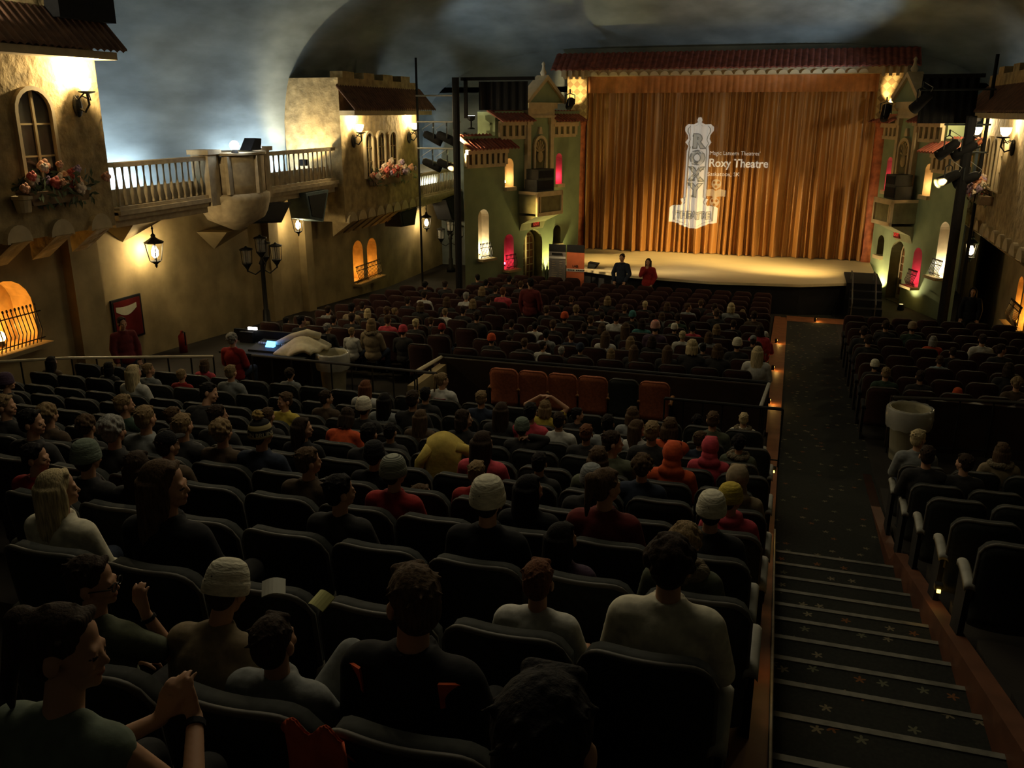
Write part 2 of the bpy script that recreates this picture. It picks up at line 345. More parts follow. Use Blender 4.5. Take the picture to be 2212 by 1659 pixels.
# arched windows on the towers
WN=[0]
def twin(T,u,w_,z0,z1,n):
    WN[0]+=1; L=arch(u-w_/2,u+w_/2,z0,z1); Li=arch(u-w_/2+.07,u+w_/2-.07,z0+.05,z1-.07)
    b=MB(T); b.ring(L,Li,n-.02,n+.09,1); f=sobj(b,'window_%d'%WN[0],M_cream)
    b=MB(T); b.prism(Li,n-.02,n+.015,1); b.obj('window_pane',M_glass,f)
    b=MB(T); b.box(u-.025,u+.025,n+.01,n+.05,z0+.05,z1-.06)
    for q in (.35,.65): b.box(u-w_/2+.06,u+w_/2-.06,n+.01,n+.04,z0+(z1-z0)*q-.015,z0+(z1-z0)*q+.015)
    b.obj('window_bars',M_stucco,f)
twin(TL,12.47,.85,-1.35,.42,1.1)
for u in (25.05,25.9,26.75): twin(TL,u,.6,-1.95,-.55,1.1)
for u in (25.2,26.1,27.0): twin(TR,u,.6,-1.95,-.6,.8)
# crates of flowers under the windows
random.seed(5)
def flowers(T,u,n,z,w_,label):
    t=thing('flower_box',T@Vector((u,n,z)),label,'flower box')
    b=MB(T); b.prism([(u-w_/2,z-.22),(u+w_/2,z-.22),(u+w_/2+.06,z),(u-w_/2-.06,z)],n,n+.3,1); b.obj('planter',M_terra,t)
    b=MB(T)
    for k in range(160):
        c=Vector((u+random.uniform(-.6,.6)*w_,n+.15+random.uniform(-.2,.28),z+random.uniform(-.28,.3))); a=random.uniform(0,6.28); l=.1
        d=Vector((math.cos(a),random.uniform(-.6,.6),math.sin(a)))*l; e=Vector((-d.z,.02,d.x))*.3; b.add([c-d,c-e,c+d,c+e],[(0,1,2,3)])
    fo=b.obj('foliage',M_leaf,t)
    for k in range(int(30*w_/1.4)):
        q=random.gauss(0,.3); c=(u+q*w_,n+.2+random.uniform(-.12,.22),z+.12+random.uniform(-.2,.38)*(1-abs(q))); r=random.uniform(.055,.11)
        b=MB(T); b.ell(c,(r,r,r*.8),n=8,m=5)
        for j in range(5): b.ell((c[0]+r*.7*math.cos(j*1.257),c[1]+.03,c[2]+r*.7*math.sin(j*1.257)),(r*.55,r*.4,r*.55),n=6,m=4)
        b.obj('flower',random.choices(M_fl,[5,3,2,1])[0],t,True)
flowers(TL,12.55,1.1,-1.3,1.25,'peach and cream flowers in a box under the far left tower window')
flowers(TL,26.35,1.1,-1.95,2.5,'long box of pink and white flowers under three arched windows')
flowers(TR,26.7,.8,-2.1,1.9,'pink flowers in a box on the right-hand tower')
b=MB(TL); b.lathe((11.85,1.25,-1.62),[(.11,0),(.15,.2),(.17,.22),(.17,.27),(.13,.28)],14); b.obj('hanging_pot',M_cream,label='pale plant pot hung below the far left tower window',cat='pot')
# ---------------- wall sconces
def sconce(T,u,n,z,label,P=16):
    t=thing('wall_sconce',T@Vector((u,n,z)),label,'wall lamp','iron wall sconces with lit bowls')
    b=MB(T); b.ell((u,n+.04,z-.32),(.1,.06,.2),n=10,m=6); b.tube([(u,n+.03,z-.35),(u,n+.2,z-.42),(u,n+.3,z-.3),(u,n+.28,z-.12)],.022,6)
    b.tube([(u-.1,n+.08,z-.15),(u-.16,n+.2,z-.22),(u-.05,n+.27,z-.1)],.014,5); b.tube([(u+.1,n+.08,z-.15),(u+.16,n+.2,z-.22),(u+.05,n+.27,z-.1)],.014,5)
    b.lathe((u,n+.28,z-.12),[(.02,0),(.14,.03),(.15,.05)],10); b.obj('iron_bracket',M_iron,t)
    b=MB(T); b.lathe((u,n+.24,z-.06),[(.05,0),(.1,.06),(.125,.15),(.13,.2),(.12,.2)],12); b.obj('glass_bowl',M_frost,t,True)
    light('POINT',T@Vector((u,n+.27,z+.33)),P*9,WARM,.05)
sconce(TL,13.5,1.1,.42,'lit sconce beside the single window of the far left tower',34)
sconce(TL,24.1,1.1,-.5,'lit sconce on the near side of the three arched windows',20)
sconce(TL,28.1,1.1,-.5,'lit sconce on the far side of the three arched windows',18)
sconce(TR,28.0,.8,-.55,'lit sconce at the stage end of the right tower',20)
sconce(TR,24.3,.8,-.5,'lit sconce at the audience end of the right tower',20)
# ---------------- balconies with balusters
BP=[(.032,0),(.036,.03),(.022,.07),(.042,.18),(.044,.24),(.024,.36),(.016,.5),(.024,.62),(.028,.66)]
def balcony(T,u0,u1,n1,zr,zb,nb,label,curb=.3,bw=1,P=16,lampu=None):
    t=thing('balcony',T@Vector(((u0+u1)/2,n1,zb)),label,'balcony')
    b=MB(T); b.box(u0-.05,u1+.05,-.7,n1+.03,zb-.16,zb); b.box(u0-.05,u1+.05,n1-.2,n1+.09,zb-.06,zb+.03); b.box(u0-.05,u1+.05,-.7,n1-.06,zb-.3,zb-.14); b.obj('balcony_floor',M_bal,t)
    b=MB(T); b.box(u0,u1,n1-.42,n1-.3,zb,zb+curb); b.obj('inner_kerb',M_bal,t)
    b=MB(T); b.box(u0,u1,n1-.16,n1+.05,zr-.09,zr); b.box(u0,u1,n1-.14,n1+.03,zb+.03,zb+.1); b.obj('handrail',M_bal,t)
    h=zr-.09-zb-.1; prof=[(r*bw,z/.66*h) for r,z in BP]
    for k in range(nb):
        b=MB(T); b.lathe((u0+(u1-u0)*(k+.5)/nb,n1-.055,zb+.1),prof,8); b.obj('baluster',M_bal,t,True)
    # fluorescent batten on the balcony floor against the back wall
    f=thing('fluorescent_batten',T@Vector(((u0+u1)/2,-.3,zb)),label.replace('balcony','').split(' with')[0].strip()+' floor tube light washing the wall','light fitting')
    b=MB(T); b.box(u0+.2,u1-.2,-.42,-.28,zb,zb+.06); b.obj('housing',M_white,f)
    b=MB(T); b.tube([(u0+.25,-.35,zb+.1),(u1-.25,-.35,zb+.1)],.03,8); b.obj('tube',M_cool,f)
    w2=light('AREA',T@Vector(((u0+u1)/2,.1,zb+.3)),P*3.2,COOL,.12,size_y=u1-u0-.3); qq=(T@Vector((u1,0,0))-T@Vector((u0,0,0))).normalized(); zz=(T@Vector((0,1,-.05))-T@Vector((0,0,0))).normalized(); xx=qq.cross(zz); w2.rotation_euler=Matrix((xx,qq,zz)).transposed().to_euler()
    c=T@Vector(((u0+u1)/2,-.25,zb+.16)); d=T@Vector(((u0+u1)/2,-.75,zb+1.2))
    l=light('AREA',c,P,COOL,.12,to=d,size_y=u1-u0-.4); 
    q=(T@Vector((u1,0,0))-T@Vector((u0,0,0))).normalized(); z=(Vector(c)-Vector(d)).normalized(); x=q.cross(z); l.rotation_euler=Matrix((x,q,z)).transposed().to_euler()
    return t
balcony(TL,14.45,17.3,.9,-.95,-1.9,14,'near left balcony with fourteen stone balusters',.4,1,36)
balcony(TL,19.85,23.3,.9,-.97,-1.92,14,'middle left balcony with stone balusters beside the tower',.4,1,46)
balcony(TL,29.15,33.3,.9,-2.1,-2.95,26,'far left balcony with thin stone balusters near the stage',.36,.75,40)
balcony(TR,28.8,31.2,.6,-2.1,-2.95,16,'right balcony with thin stone balusters near the stage',.3,.75,24)
# pedestals and the bowed pulpit between the two left balconies
for u,lb in ((17.5,'square stone pedestal before the bowed balcony'),(19.62,'square stone pedestal after the bowed balcony')):
    t=thing('pedestal',TL@Vector((u,.9,-1.9)),lb,'pedestal'); b=MB(TL); b.box(u-.19,u+.19,.55,1.0,-2.05,-.92); b.obj('pedestal_block',M_bal,t); b=MB(TL); b.box(u-.25,u+.25,.5,1.06,-.92,-.82); b.obj('pedestal_cap',M_bal,t)
t=thing('bowed_balcony',TL@Vector((18.55,1,-2.3)),'bowed solid stone balcony front between the two balustrades','balcony')
def bow(r0,z0,r1,z1,th=.05):
    b=MB(TL); b.sheet(lambda a,c:(18.56-(r0+(r1-r0)*c)*math.cos(PI*a)*1.0,.75+(r0+(r1-r0)*c)*.75*math.sin(PI*a),z0+(z1-z0)*c),20,4,(0,-.05,0)); return b
bow(.88,-1.85,.9,-.98).obj('parapet',M_bal,t,True)
b=MB(TL); b.lathe((18.56,.75,-.98),[(.86,0),(.98,.02),(.98,.07),(.86,.08)],28,.75); b.obj('parapet_cap',M_bal,t)
b=MB(TL); b.lathe((18.56,.75,-2.5),[(.1,-.25),(.45,-.1),(.8,.05),(.9,.2),(1.0,.5),(1.0,.62),(.9,.66)],28,.75); b.obj('bowed_base',M_bal,t,True)
for k in range(3):
    a=PI*(.2+.3*k); c=(18.56-.93*math.cos(a),.75+.71*math.sin(a)); b=MB(TL); b.box(c[0]-.07,c[0]+.07,c[1]-.05,c[1]+.04,-1.84,-.98); b.obj('parapet_pilaster',M_bal,t)
# flood lamps on the bowed balcony
t=thing('flood_lamp',TL@Vector((18.0,1.25,-.9)),'small round white flood lamp glowing on the bowed balcony','lamp')
b=MB(TL); b.ell((18.0,1.25,-.74),(.11,.11,.11)); b.obj('bulb',mat('flood_bulb',(.9,.95,1),emit=30,noise=0,ecol=(.85,.93,1)),t,True); b=MB(TL); b.lathe((18.0,1.25,-.91),[(.09,0),(.06,.08),(.06,.1)]); b.obj('lamp_base',M_iron,t)
light('POINT',TL@Vector((18.0,1.42,-.66)),10,COOL,.08)
t=thing('flood_lamp',TL@Vector((18.95,1.1,-.9)),'black flood lamp tilted at the wall on the bowed balcony','lamp')
b=MB(TL); b.prism([(18.7,-.88),(19.15,-.88),(19.2,-.62),(18.95,-.6)],.9,1.2,1); b.obj('lamp_housing',M_black,t); b=MB(TL); b.box(19.19,19.22,.93,1.17,-.84,-.66); b.obj('lamp_glass',M_cool,t)
for T,u,n,z,to,P,lb in ((TL,22.55,.35,-1.35,(23.5,-.1,.3),34,'little warm flood lamp on the middle balcony aimed at the tower side'),):
    t=thing('flood_lamp',T@Vector((u,n,z)),lb,'lamp'); b=MB(T); b.box(u-.09,u+.05,n-.11,n+.11,z-.1,z+.07); b.box(u-.03,u+.0,n-.02,n+.02,z-.5,z-.1); b.obj('lamp_housing',M_black,t); b=MB(T); b.box(u+.05,u+.06,n-.09,n+.09,z-.08,z+.05); b.obj('lamp_glass',M_frost,t)
    light('SPOT',T@Vector((u+.08,n,z)),P*10,(1,.82,.5),.06,to=T@Vector(to),angle=130,blend=.7)
# ceiling floods on the far balconies
for T,u,n,z,to,P,lb in ((TR,28.9,.95,-.1,(-.6,31.7,Z0+3.15),900,'cool flood lamp behind the roofs of the right stage wall'),(TL,28.5,3.2,-.1,(-9.6,30.8,Z0+3.3),170,'cool flood lamp behind the roofs of the left stage wall')):
    t=thing('flood_lamp',T@Vector((u,n,z)),lb,'lamp'); b=MB(T); b.lathe((u,n,z-.45),[(.12,0),(.12,.03),(.03,.06),(.03,.25),(.12,.3),(.14,.42)],12); b.obj('lamp_housing',M_black,t); b=MB(T); b.lathe((u,n,z-.03),[(.125,0),(.125,.01)],12); b.obj('lamp_glass',M_cool,t)
    light('SPOT',T@Vector((u,n,z+.03)),P,COOL,.05,to=to,angle=52 if T is TR else 90,blend=.8)
# corbels under the balconies
for T,u,zt,z0,lb in ((TL,15.45,-2.2,-2.66,'plaster corbel under the near left balcony'),(TL,20.6,-2.2,-2.7,'plaster corbel under the middle left balcony'),(TL,18.56,-2.75,-3.25,'pointed plaster corbel under the bowed balcony'),(TL,30.3,-3.2,-3.7,'plaster corbel under the far left balcony')):
    b=MB(T); b.add([(u-.6,0,zt),(u+.6,0,zt),(u+.45,.75,zt),(u-.45,.75,zt),(u,0.02,z0)],[(0,1,2,3),(0,1,4),(1,2,4),(2,3,4),(3,0,4)]); b.obj('corbel',M_stucco,label=lb,cat='corbel')
# ---------------- hanging lanterns
def lantern(T,u,n,z,chain,label,P=14,s=1):
    t=thing('hanging_lantern',T@Vector((u,n,z)),label,'lantern','iron lanterns under the balconies')
    b=MB(T); b.tube([(u,n,z+.3*s),(u,n,chain)],.015,6)
    for k in range(int((chain-z-.3*s)/.07)): b.ell((u,n,z+.34*s+k*.07),(.026,.012 if k%2 else .026,.03),n=6,m=4)
    b.obj('chain',M_iron,t)
    b=MB(T); b.lathe((u,n,z+.16*s),[(.2*s,0),(.21*s,.03*s),(.1*s,.09*s),(.05*s,.13*s),(.05*s,.18*s),(.01,.22*s)],8); b.obj('lantern_cap',M_iron,t)
    b=MB(T); b.lathe((u,n,z-.3*s),[(.01,-.08*s),(.03*s,-.04*s),(.03*s,0),(.1*s,.05*s),(.13*s,.08*s)],8); b.obj('lantern_base',M_iron,t)
    for k in range(4):
        a=PI/4+PI/2*k; b=MB(T); b.tube([(u+.12*s*math.cos(a),n+.12*s*math.sin(a),z-.22*s),(u+.185*s*math.cos(a),n+.185*s*math.sin(a),z+.17*s)],.012*s,5); b.obj('lantern_bar',M_iron,t)
    b=MB(T); b.lathe((u,n,z-.16*s),[(.03*s,0),(.075*s,.06*s),(.075*s,.16*s),(.03*s,.26*s)],10); b.obj('bulb',mat('lantern_bulb',(1,.9,.65),emit=18,noise=0,ecol=(1,.84,.52)),t,True)
    # four flame lights around the bulb
    light('POINT',T@Vector((u,n-.1*s,z+.02)),P*.6,WARM,.03); light('POINT',T@Vector((u,n+.1*s,z+.02)),P*.4,WARM,.03)
lantern(TL,16.0,.36,-2.9,-2.1,'lit iron lantern hanging under the near left balcony',75)
lantern(TL,21.75,.5,-2.98,-2.1,'lit iron lantern under the middle left balcony by a blue-grey speaker',36,.9)
lantern(TL,31.1,.4,-3.98,-3.1,'lit iron lantern hanging under the far left balcony',48)
lantern(TR,27.9,.75,-3.75,-3.1,'lit iron lantern under the right-hand tower',45)
# ---------------- speakers under the balconies
def spk(T,pts,n0,n1,m,label):
    t=thing('loudspeaker',T@Vector((pts[0][0],n0,pts[0][1])),label,'speaker'); b=MB(T); b.prism(pts,n0,n1,1); b.obj('cabinet',m,t); 
    b=MB(T); c=[(sum(p[0] for p in pts)/len(pts)+(p[0]-sum(q[0] for q in pts)/len(pts))*.8,sum(p[1] for p in pts)/len(pts)+(p[1]-sum(q[1] for q in pts)/len(pts))*.8) for p in pts]; b.prism(c,n1,n1+.02,1); b.obj('grille',M_black,t)
spk(TL,[(18.8,-2.62),(20.2,-2.75),(20.75,-2.28),(19.7,-2.2)],.3,.95,M_black,'black wedge loudspeaker under the middle left balcony')
spk(TL,[(21.35,-2.1),(22.6,-2.1),(22.2,-2.95),(21.5,-2.8)],.45,1.05,mat('blue_grey_cabinet',(.09,.13,.14),.7,noise=.2),'blue-grey wedge loudspeaker beside the far tower')
spk(TL,[(27.2,-3.2),(28.7,-3.1),(28.4,-3.75),(27.3,-3.7)],.5,1.1,M_black,'black loudspeaker under the far end of the middle tower')
spk(TL,[(31.6,-3.2),(33.2,-3.1),(33.2,-4.2),(32.2,-4.0)],.4,1.0,M_black,'black loudspeaker under the far left balcony')
# ---------------- niche grilles and lamps in the wall niches
def grille(T,u0,u1,n,z0,z1,name,label,dx=.09):
    t=thing(name,T@Vector(((u0+u1)/2,n,z0)),label,'grille'); b=MB(T); b.box(u0-.08,u1+.08,n,n+.3,z0-.08,z0); b.obj('sill',M_stucco,t)
    b=MB(T); k=u0
    while k<=u1+.01:
        b.tube([(k,n+.12,z0),(k,n+.2,z0+(z1-z0)*.4),(k,n+.12,z1-.05),(k,n+.1,z1+.05)],.011,5); b.ell((k,n+.1,z1+.07),(.022,.022,.035),n=6,m=4); k+=dx
    b.tube([(u0-.03,n+.12,z1-.06),(u1+.03,n+.12,z1-.06)],.013,5); b.tube([(u0-.03,n+.14,z0+.08),(u1+.03,n+.14,z0+.08)],.013,5); b.obj('iron_bars',M_iron,t)
def bulb(p,c,P,r=.05,label='small warm lamp standing inside a wall niche',em=14):
    t=thing('niche_lamp',p,label,'lamp','small lamps inside wall niches'); b=MB(); b.ell(p,(r,r,r*1.3),n=10,m=6); b.obj('bulb',mat('bulb_%.1f_%.1f_%.1f'%c,(1,.9,.8),emit=em,noise=0,ecol=c),t,True)
    b=MB(); b.lathe((p[0],p[1],p[2]-r*2.2),[(r*.8,0),(r*.6,r*1.2)],8); b.obj('lamp_socket',M_iron,t)
    light('POINT',(p[0],p[1],p[2]+.1),P,c,.05)
grille(TL,11.75,12.9,.0,-4.2,-3.55,'iron_grille','iron railing across the big amber niche at far left')
bulb(TL@Vector((12.3,-.25,-4.0)),(1,.55,.13),48,.08,'glowing amber lamp in the far left niche',22)
grille(TL,25.82,27.6,.0,-5.42,-4.95,'iron_grille','iron railing across the twin amber niches on the left wall')
bulb(TL@Vector((26.15,-.25,-5.2)),(1,.55,.13),9,.06,'amber lamp in the nearer of the twin left niches'); bulb(TL@Vector((27.2,-.25,-5.25)),(1,.55,.13),9,.06,'amber lamp in the farther of the twin left niches')
grille(TR,24.1,25.3,.0,-5.2,-4.7,'iron_grille','iron railing across the twin amber niches on the right wall')
bulb(TR@Vector((25.05,-.22,-5.0)),(1,.55,.13),12,.06,'amber lamp in the farther of the twin right niches'); bulb(TR@Vector((24.35,-.22,-5.1)),(1,.55,.13),12,.06,'amber lamp in the nearer of the twin right niches')
# ---------------- street lamps by the left wall
def lamp_post(x,y,h,label,s=1):
    z=FZ(y); t=thing('lamp_post',(x,y,z),label,'lamp post')
    b=MB(); b.lathe((x,y,z),[(.17,0),(.17,.12),(.1,.2),(.085,.5),(.06,.55),(.055,h-.25),(.09,h-.2),(.04,h-.1),(.03,h)],12); b.obj('post',M_iron,t,True)
    for k,(dx,dy,dz) in enumerate([(0,0,.08),(.36,.12,-.12),(-.3,-.22,-.2),(-.12,.34,-.1)]):
        c=Vector((x+dx*s,y+dy*s,z+h+dz))
        a=MB(); a.tube([(x,y,z+h-.35),(x+dx*.5,y+dy*.5,z+h-.42+dz*.3),(x+dx,y+dy,c.z-.18),(x+dx,y+dy,c.z-.08)],.018,6); am=a.obj('lamp_arm',M_iron,t)
        a=MB(); a.lathe(c+Vector((0,0,-.1)),[(.015,-.1),(.03,-.03),(.12,.1),(.13,.12)],8); a.lathe(c+Vector((0,0,.36)),[(.17,0),(.17,.03),(.05,.07),(.02,.1)],8)
        for q in range(4): a.tube([c+Vector((.12*math.cos(q*PI/2+.4),.12*math.sin(q*PI/2+.4),.0)),c+Vector((.14*math.cos(q*PI/2+.4),.14*math.sin(q*PI/2+.4),.38))],.01,4)
        ln=a.obj('lamp_head',M_iron,t)
        a=MB(); a.lathe(c,[(.105,.02),(.125,.35)],4); g=a.obj('lamp_glass',mat('unlit_lamp_glass',(.35,.33,.3),.15,noise=.05,alpha=.45,spec=.6),t)
lamp_post(-13.0,19.7,1.95,'unlit four-headed black lamp post against the near left wall')
lamp_post(-12.6,32.0,1.5,'unlit black lamp post against the left wall beside the stage')
b=MB(); b.lathe((-13.1,16.4,FZ(16.4)),[(.09,0),(.09,.4),(.03,.47),(.03,.52)],12); t=thing('fire_extinguisher',(-13.1,16.4,FZ(16.4)),'dark red fire extinguisher standing against the left wall','fire extinguisher'); b.obj('cylinder',mat('dull_red_enamel',(.3,.03,.02),.4),t,True); b=MB(); b.tube([(-13.1,16.4,FZ(16.4)+.5),(-12.98,16.35,FZ(16.4)+.5),(-12.97,16.33,FZ(16.4)+.2)],.016,6); b.obj('hose',M_black,t)
# ================================================================ PAINTED FACADES BESIDE THE STAGE
def facade(side,A,B,k):
    A=Vector((*A,Z0));B=Vector((*B,Z0)); u=(B-A).normalized(); n=Vector((u.y,-u.x,0))*(1 if side=='left' else -1); T=frame(A,u,n); L=(B-A).length
    f=(lambda s:s) if side=='left' else (lambda s:(s+.85 if s<3 else 3.85+(s-3)*.86))
    def bx(x0,x1,n0,n1,z0,z1,b=None):
        b=b or MB(T); return b.box(f(x0),f(x1),n0,n1,z0,z1)
    NI=[(.9,.26,-4.72,-3.1,'white'),(2.19,.22,-2.45,-1.5,'amber'),(2.17,.25,-5.25,-4.05,'red'),(4.88,.18,-2.5,-1.42,'red'),(4.82,.22,-4.65,-3.98,'olive')]
    holes=[arch(f(s)-w_,f(s)+w_,a,c) for s,w_,a,c,_ in NI]; DR=arch(f(2.95),f(3.98),-5.98,-4.0); holes.append(DR)
    z=-6 ; off=0 if side=='left' else .8
    holed(T,'wall_stage_'+side,[(off,z),(f(6.36),z),(f(6.36),.02),(f(1.5),.02),(f(1.5),-.75),(off,-.75)],holes,M_green)
    b=MB(T); b.box(f(1.5),f(1.55),-.8,0,-.8,0); sobj(b,'trim_%d'%(20+k),M_green)
    P={'white':(1,.9,.66),'amber':(1,.62,.26),'red':(1,.06,.12),'olive':(1,.8,.3)}
    PW={'white':34,'amber':9,'red':5,'olive':.6}
    mm={'white':M_cream,'amber':M_cream,'red':mat('rose_plaster',(.5,.3,.3),.8,noise=.1),'olive':M_olive}
    for i,(s,w_,a,c,kd) in enumerate(NI):
        niche_shell(T,holes[i],.34,'trim_%d'%(22+k*10+i),mm[kd])
        pos={0:'tall white-lit niche',1:'upper amber niche',2:'lower red niche',3:'upper red niche',4:'small olive niche'}[i]
        if kd!='olive': bulb(T@Vector((f(s),-.2,a+.16)),P[kd],PW[kd],.035,'small lamp inside the %s %s of the stage'%(pos,side),10)
        if i in (0,2): grille(T,f(s)-w_,f(s)+w_,.0,a,a+.42,'iron_grille','little iron railing on the %s %s of the stage'%(pos,side),.07)
        else:
            b=MB(T); b.box(f(s)-w_-.04,f(s)+w_+.04,-.02,.12,a-.12,a); b.obj('niche_sill',M_cream,label='sloping sill under the %s %s of the stage'%(pos,side),cat='sill')
    # glazed door in a deep arch
    niche_shell(T,DR,.5,'trim_%d'%(28+k*10),M_olive)
    d=link('door_%d'%(1+k),None,kind='structure'); x0,x1=f(2.98),f(3.95); b=MB(T); Lo=arch(x0,x1,-5.97,-4.06); Li=arch(x0+.07,x1-.07,-5.85,-4.14)
    b.ring(Lo,Li,-.42,-.34,1); xm=(x0+x1)/2; b.box(xm-.05,xm+.05,-.42,-.34,-5.9,-4.1)
    for q in range(1,7): b.box(x0+.05,x1-.05,-.41,-.36,-5.85+q*.26-.015,-5.85+q*.26+.015)
    for q in (.27,.73): b.box(x0+(x1-x0)*q-.015,x0+(x1-x0)*q+.015,-.41,-.36,-5.9,-4.25)
    b.obj('door_frame',M_cream,d); b=MB(T); b.prism(Li,-.4,-.385,1); b.obj('door_panes',mat('amber_door_glass',(.2,.09,.04),.25,noise=.3,scale=3),d)
    # exit sign
    t=thing('exit_sign',T@Vector((f(3.5),.05,-3.85)),'dim red EXIT sign over the arched door %s of the stage'%side,'exit sign')
    bx(3.32,3.72,.0,.1,-3.92,-3.68).obj('sign_box',mat('dark_red_sign',(.12,.01,.01),.5,noise=.05),t)
    text(T@Matrix.Translation((f(3.52),.105,-3.86)),'EXIT',.15,mat('red_sign_letters',(.8,.06,.04),emit=.5,noise=0),'lettering',t,flip=side=='right')
    bx(3.36,3.68,.02,.12,-3.66,-3.6).obj('sign_lamp',M_white,t)
    # tiled roofs and cornices
    def roof(a,c,z1,z0,nm,dn=.5,n0=-.25):
        return skirt_roof(T,f(a),f(c),n0,dn,z0,z1,'tiled_roof',M_tile,nm,pitch=.17)
    roof(off*0-.1,2.15,-.72,-1.15,'low clay tiled roof over the outer bay %s of the stage'%side)
    roof(1.35,3.02,.06,-.3,'clay tiled roof of the middle bay %s of the stage'%side)
    roof(4.35,5.95,.02,-.32,'clay tiled roof beside the proscenium column %s of the stage'%side,.45)
    def colon(a,c,zt,zb,nn):
        t=link('trim_%d'%(40+int(a*10)+k*100),None,kind='structure')
        bx(a,c,-.01,.03,zb,zt).obj('frieze_ground',M_olive,t); bx(a-.05,c+.05,-.01,.16,zt-.14,zt).obj('cornice',M_cream,t); bx(a,c,-.01,.08,zb-.07,zb+.04).obj('string_course',M_cream,t)
        for q in range(nn+1):
            x=a+(c-a)*q/nn; bx(x-.07,x+.07,0,.09,zb,zt-.1).obj('frieze_post',M_cream,t)
    colon(.1,1.95,-1.17,-1.68,7); colon(1.7,2.95,-.3,-.82,4); colon(4.45,5.75,-.36,-.8,4)
    # gabled centre bay
    t=thing('gable',T@Vector((f(4),0,.3)),'steep gable with cream entablature %s of the stage'%side,'gable')
    b=MB(T); b.prism([(f(2.95),.3),(f(4.95),.3),(f(3.95),1.1)],-.3,.12,1); b.obj('gable_wall',M_green,t)
    b=MB(T); b.prism([(f(2.8),.28),(f(2.98),.28),(f(3.95),1.04),(f(3.95),1.2)],-.3,.22,1); b.obj('raking_cornice',M_cream,t); b=MB(T); b.prism([(f(5.1),.28),(f(4.92),.28),(f(3.95),1.04),(f(3.95),1.2)],-.3,.22,1); b.obj('raking_cornice',M_cream,t)
    b=MB(T); b.lathe((f(3.95),0,1.18),[(.08,0),(.12,.1),(.06,.2),(.04,.32),(.07,.38),(.01,.46)],10); b.obj('finial',M_cream,t,True)
    bx(2.92,4.45,-.2,.24,.1,.3).obj('entablature',M_cream,t); bx(2.98,4.4,-.1,.16,-.12,.1).obj('entablature',M_cream,t); bx(2.94,4.44,-.1,.2,-.2,-.12).obj('entablature',M_cream,t)
    bx(3.02,4.36,-.02,.06,-2.6,-.2).obj('bay_wall',M_green,t)
    for s in (3.06,4.3):
        bx(s-.09,s+.09,0,.15,-2.55,-.42).obj('pilaster',M_cream,t); bx(s-.14,s+.14,0,.2,-.42,-.2).obj('capital',M_cream,t)
    bx(3.62,3.76,.06,.1,.5,.74).obj('gable_vent',M_olive,t)
    s=f(3.68); b=MB(T); b.ring(arch(s-.36,s+.36,-1.95,-.78),arch(s-.27,s+.27,-1.9,-.88),.05,.16,1); b.obj('niche_frame',M_cream,t)
    b=MB(T); b.prism(arch(s-.28,s+.28,-1.92,-.86),.055,.075,1); b.obj('niche_back',M_olive,t)
    b=MB(T)
    for q in range(7):
        a=PI*q/6; b.tube([(s,.1,-1.35),(s+.24*math.cos(a),.09,-1.25+.3*math.sin(a))],[.018,.04],6)
    b.ell((s,.11,-1.5),(.16,.06,.2),n=10,m=6); b.obj('shell_ornament',M_stucco,t)
    b=MB(T); b.prism([(s-.1,-.74),(s+.1,-.74),(s+.05,-.5),(s-.05,-.5)],.05,.14,1); b.obj('keystone',M_cream,t)
    # box balcony with loudspeakers
    t=thing('box_balcony',T@Vector((f(3.37),.4,-3.4)),'cream-framed box balcony on the wall %s of the stage'%side,'balcony')
    x0,x1=(2.67,4.07) if side=='left' else (None,None)
    g=(lambda a,c,n0,n1,z0,z1: MB(T).box(a,c,n0,n1,z0,z1)); a,c=(2.67,4.07) if side=='left' else (3.4,4.58)
    g(a+.03,c-.03,0,.8,-3.36,-2.68).obj('box_panel',M_olive,t)
    for q in ((a,c,.78,.86,-2.78,-2.62),(a,c,.78,.86,-3.44,-3.32),(a,a+.09,.78,.86,-3.4,-2.65),(c-.09,c,.78,.86,-3.4,-2.65),(a,a+.05,0,.8,-2.72,-2.62),(a+.17,a+.23,.79,.83,-3.35,-2.75)): g(*q).obj('box_frame',M_cream,t)
    b=MB(T); b.prism([(0,-4.0),(.1,-3.75),(.75,-3.45),(0,-3.45)],a+.05,c-.05,0); b.obj('box_bracket',M_olive,t)
    for i,(w0,z0,z1) in enumerate([(.12,-2.62,-2.22),(.2,-2.22,-1.88)]):
        q=thing('loudspeaker',T@Vector((a+.5,.4,z0)),'%s black stage loudspeaker on the box balcony %s of the stage'%(('lower','upper')[i],side),'speaker')
        g(a+w0,c-.35,.18,.72,z0,z1).obj('cabinet',M_dkgrey,q); g(a+w0+.05,c-.4,.7,.735,z0+.05,z1-.05).obj('grille',M_black,q)
    # uplight on the ground by the door
    return T,f
def text(T,s,size,m,name,parent=None,flip=False,off=0,depth=.004,align='CENTER',shear=0,fn=None,sub=0):
    c=bpy.data.curves.new('lettering','FONT'); c.body=s; c.size=size; c.align_x=align; c.offset=off; c.shear=shear; c.extrude=0; c.resolution_u=3
    o=bpy.data.objects.new('lettering',c); me=bpy.data.meshes.new_from_object(o); bpy.data.objects.remove(o); bpy.data.curves.remove(c)
    b=bmesh.new(); b.from_mesh(me)
    if sub: bmesh.ops.triangulate(b,faces=b.faces); bmesh.ops.subdivide_edges(b,edges=[e for e in b.edges if e.calc_length()>sub],cuts=2,use_grid_fill=True)
    for v in b.verts:
        x,y=v.co.x,v.co.y; v.co=fn(x,y) if fn else T@Vector((-x if flip else x,0,y))
    b.to_mesh(me); b.free(); return link(name,me,m,parent)
TFL,fl=facade('left',(-10.2,27.2),(-7.6,33),0)
TFR,fr=facade('right',(5.0,27.2),(2.6,33),1)
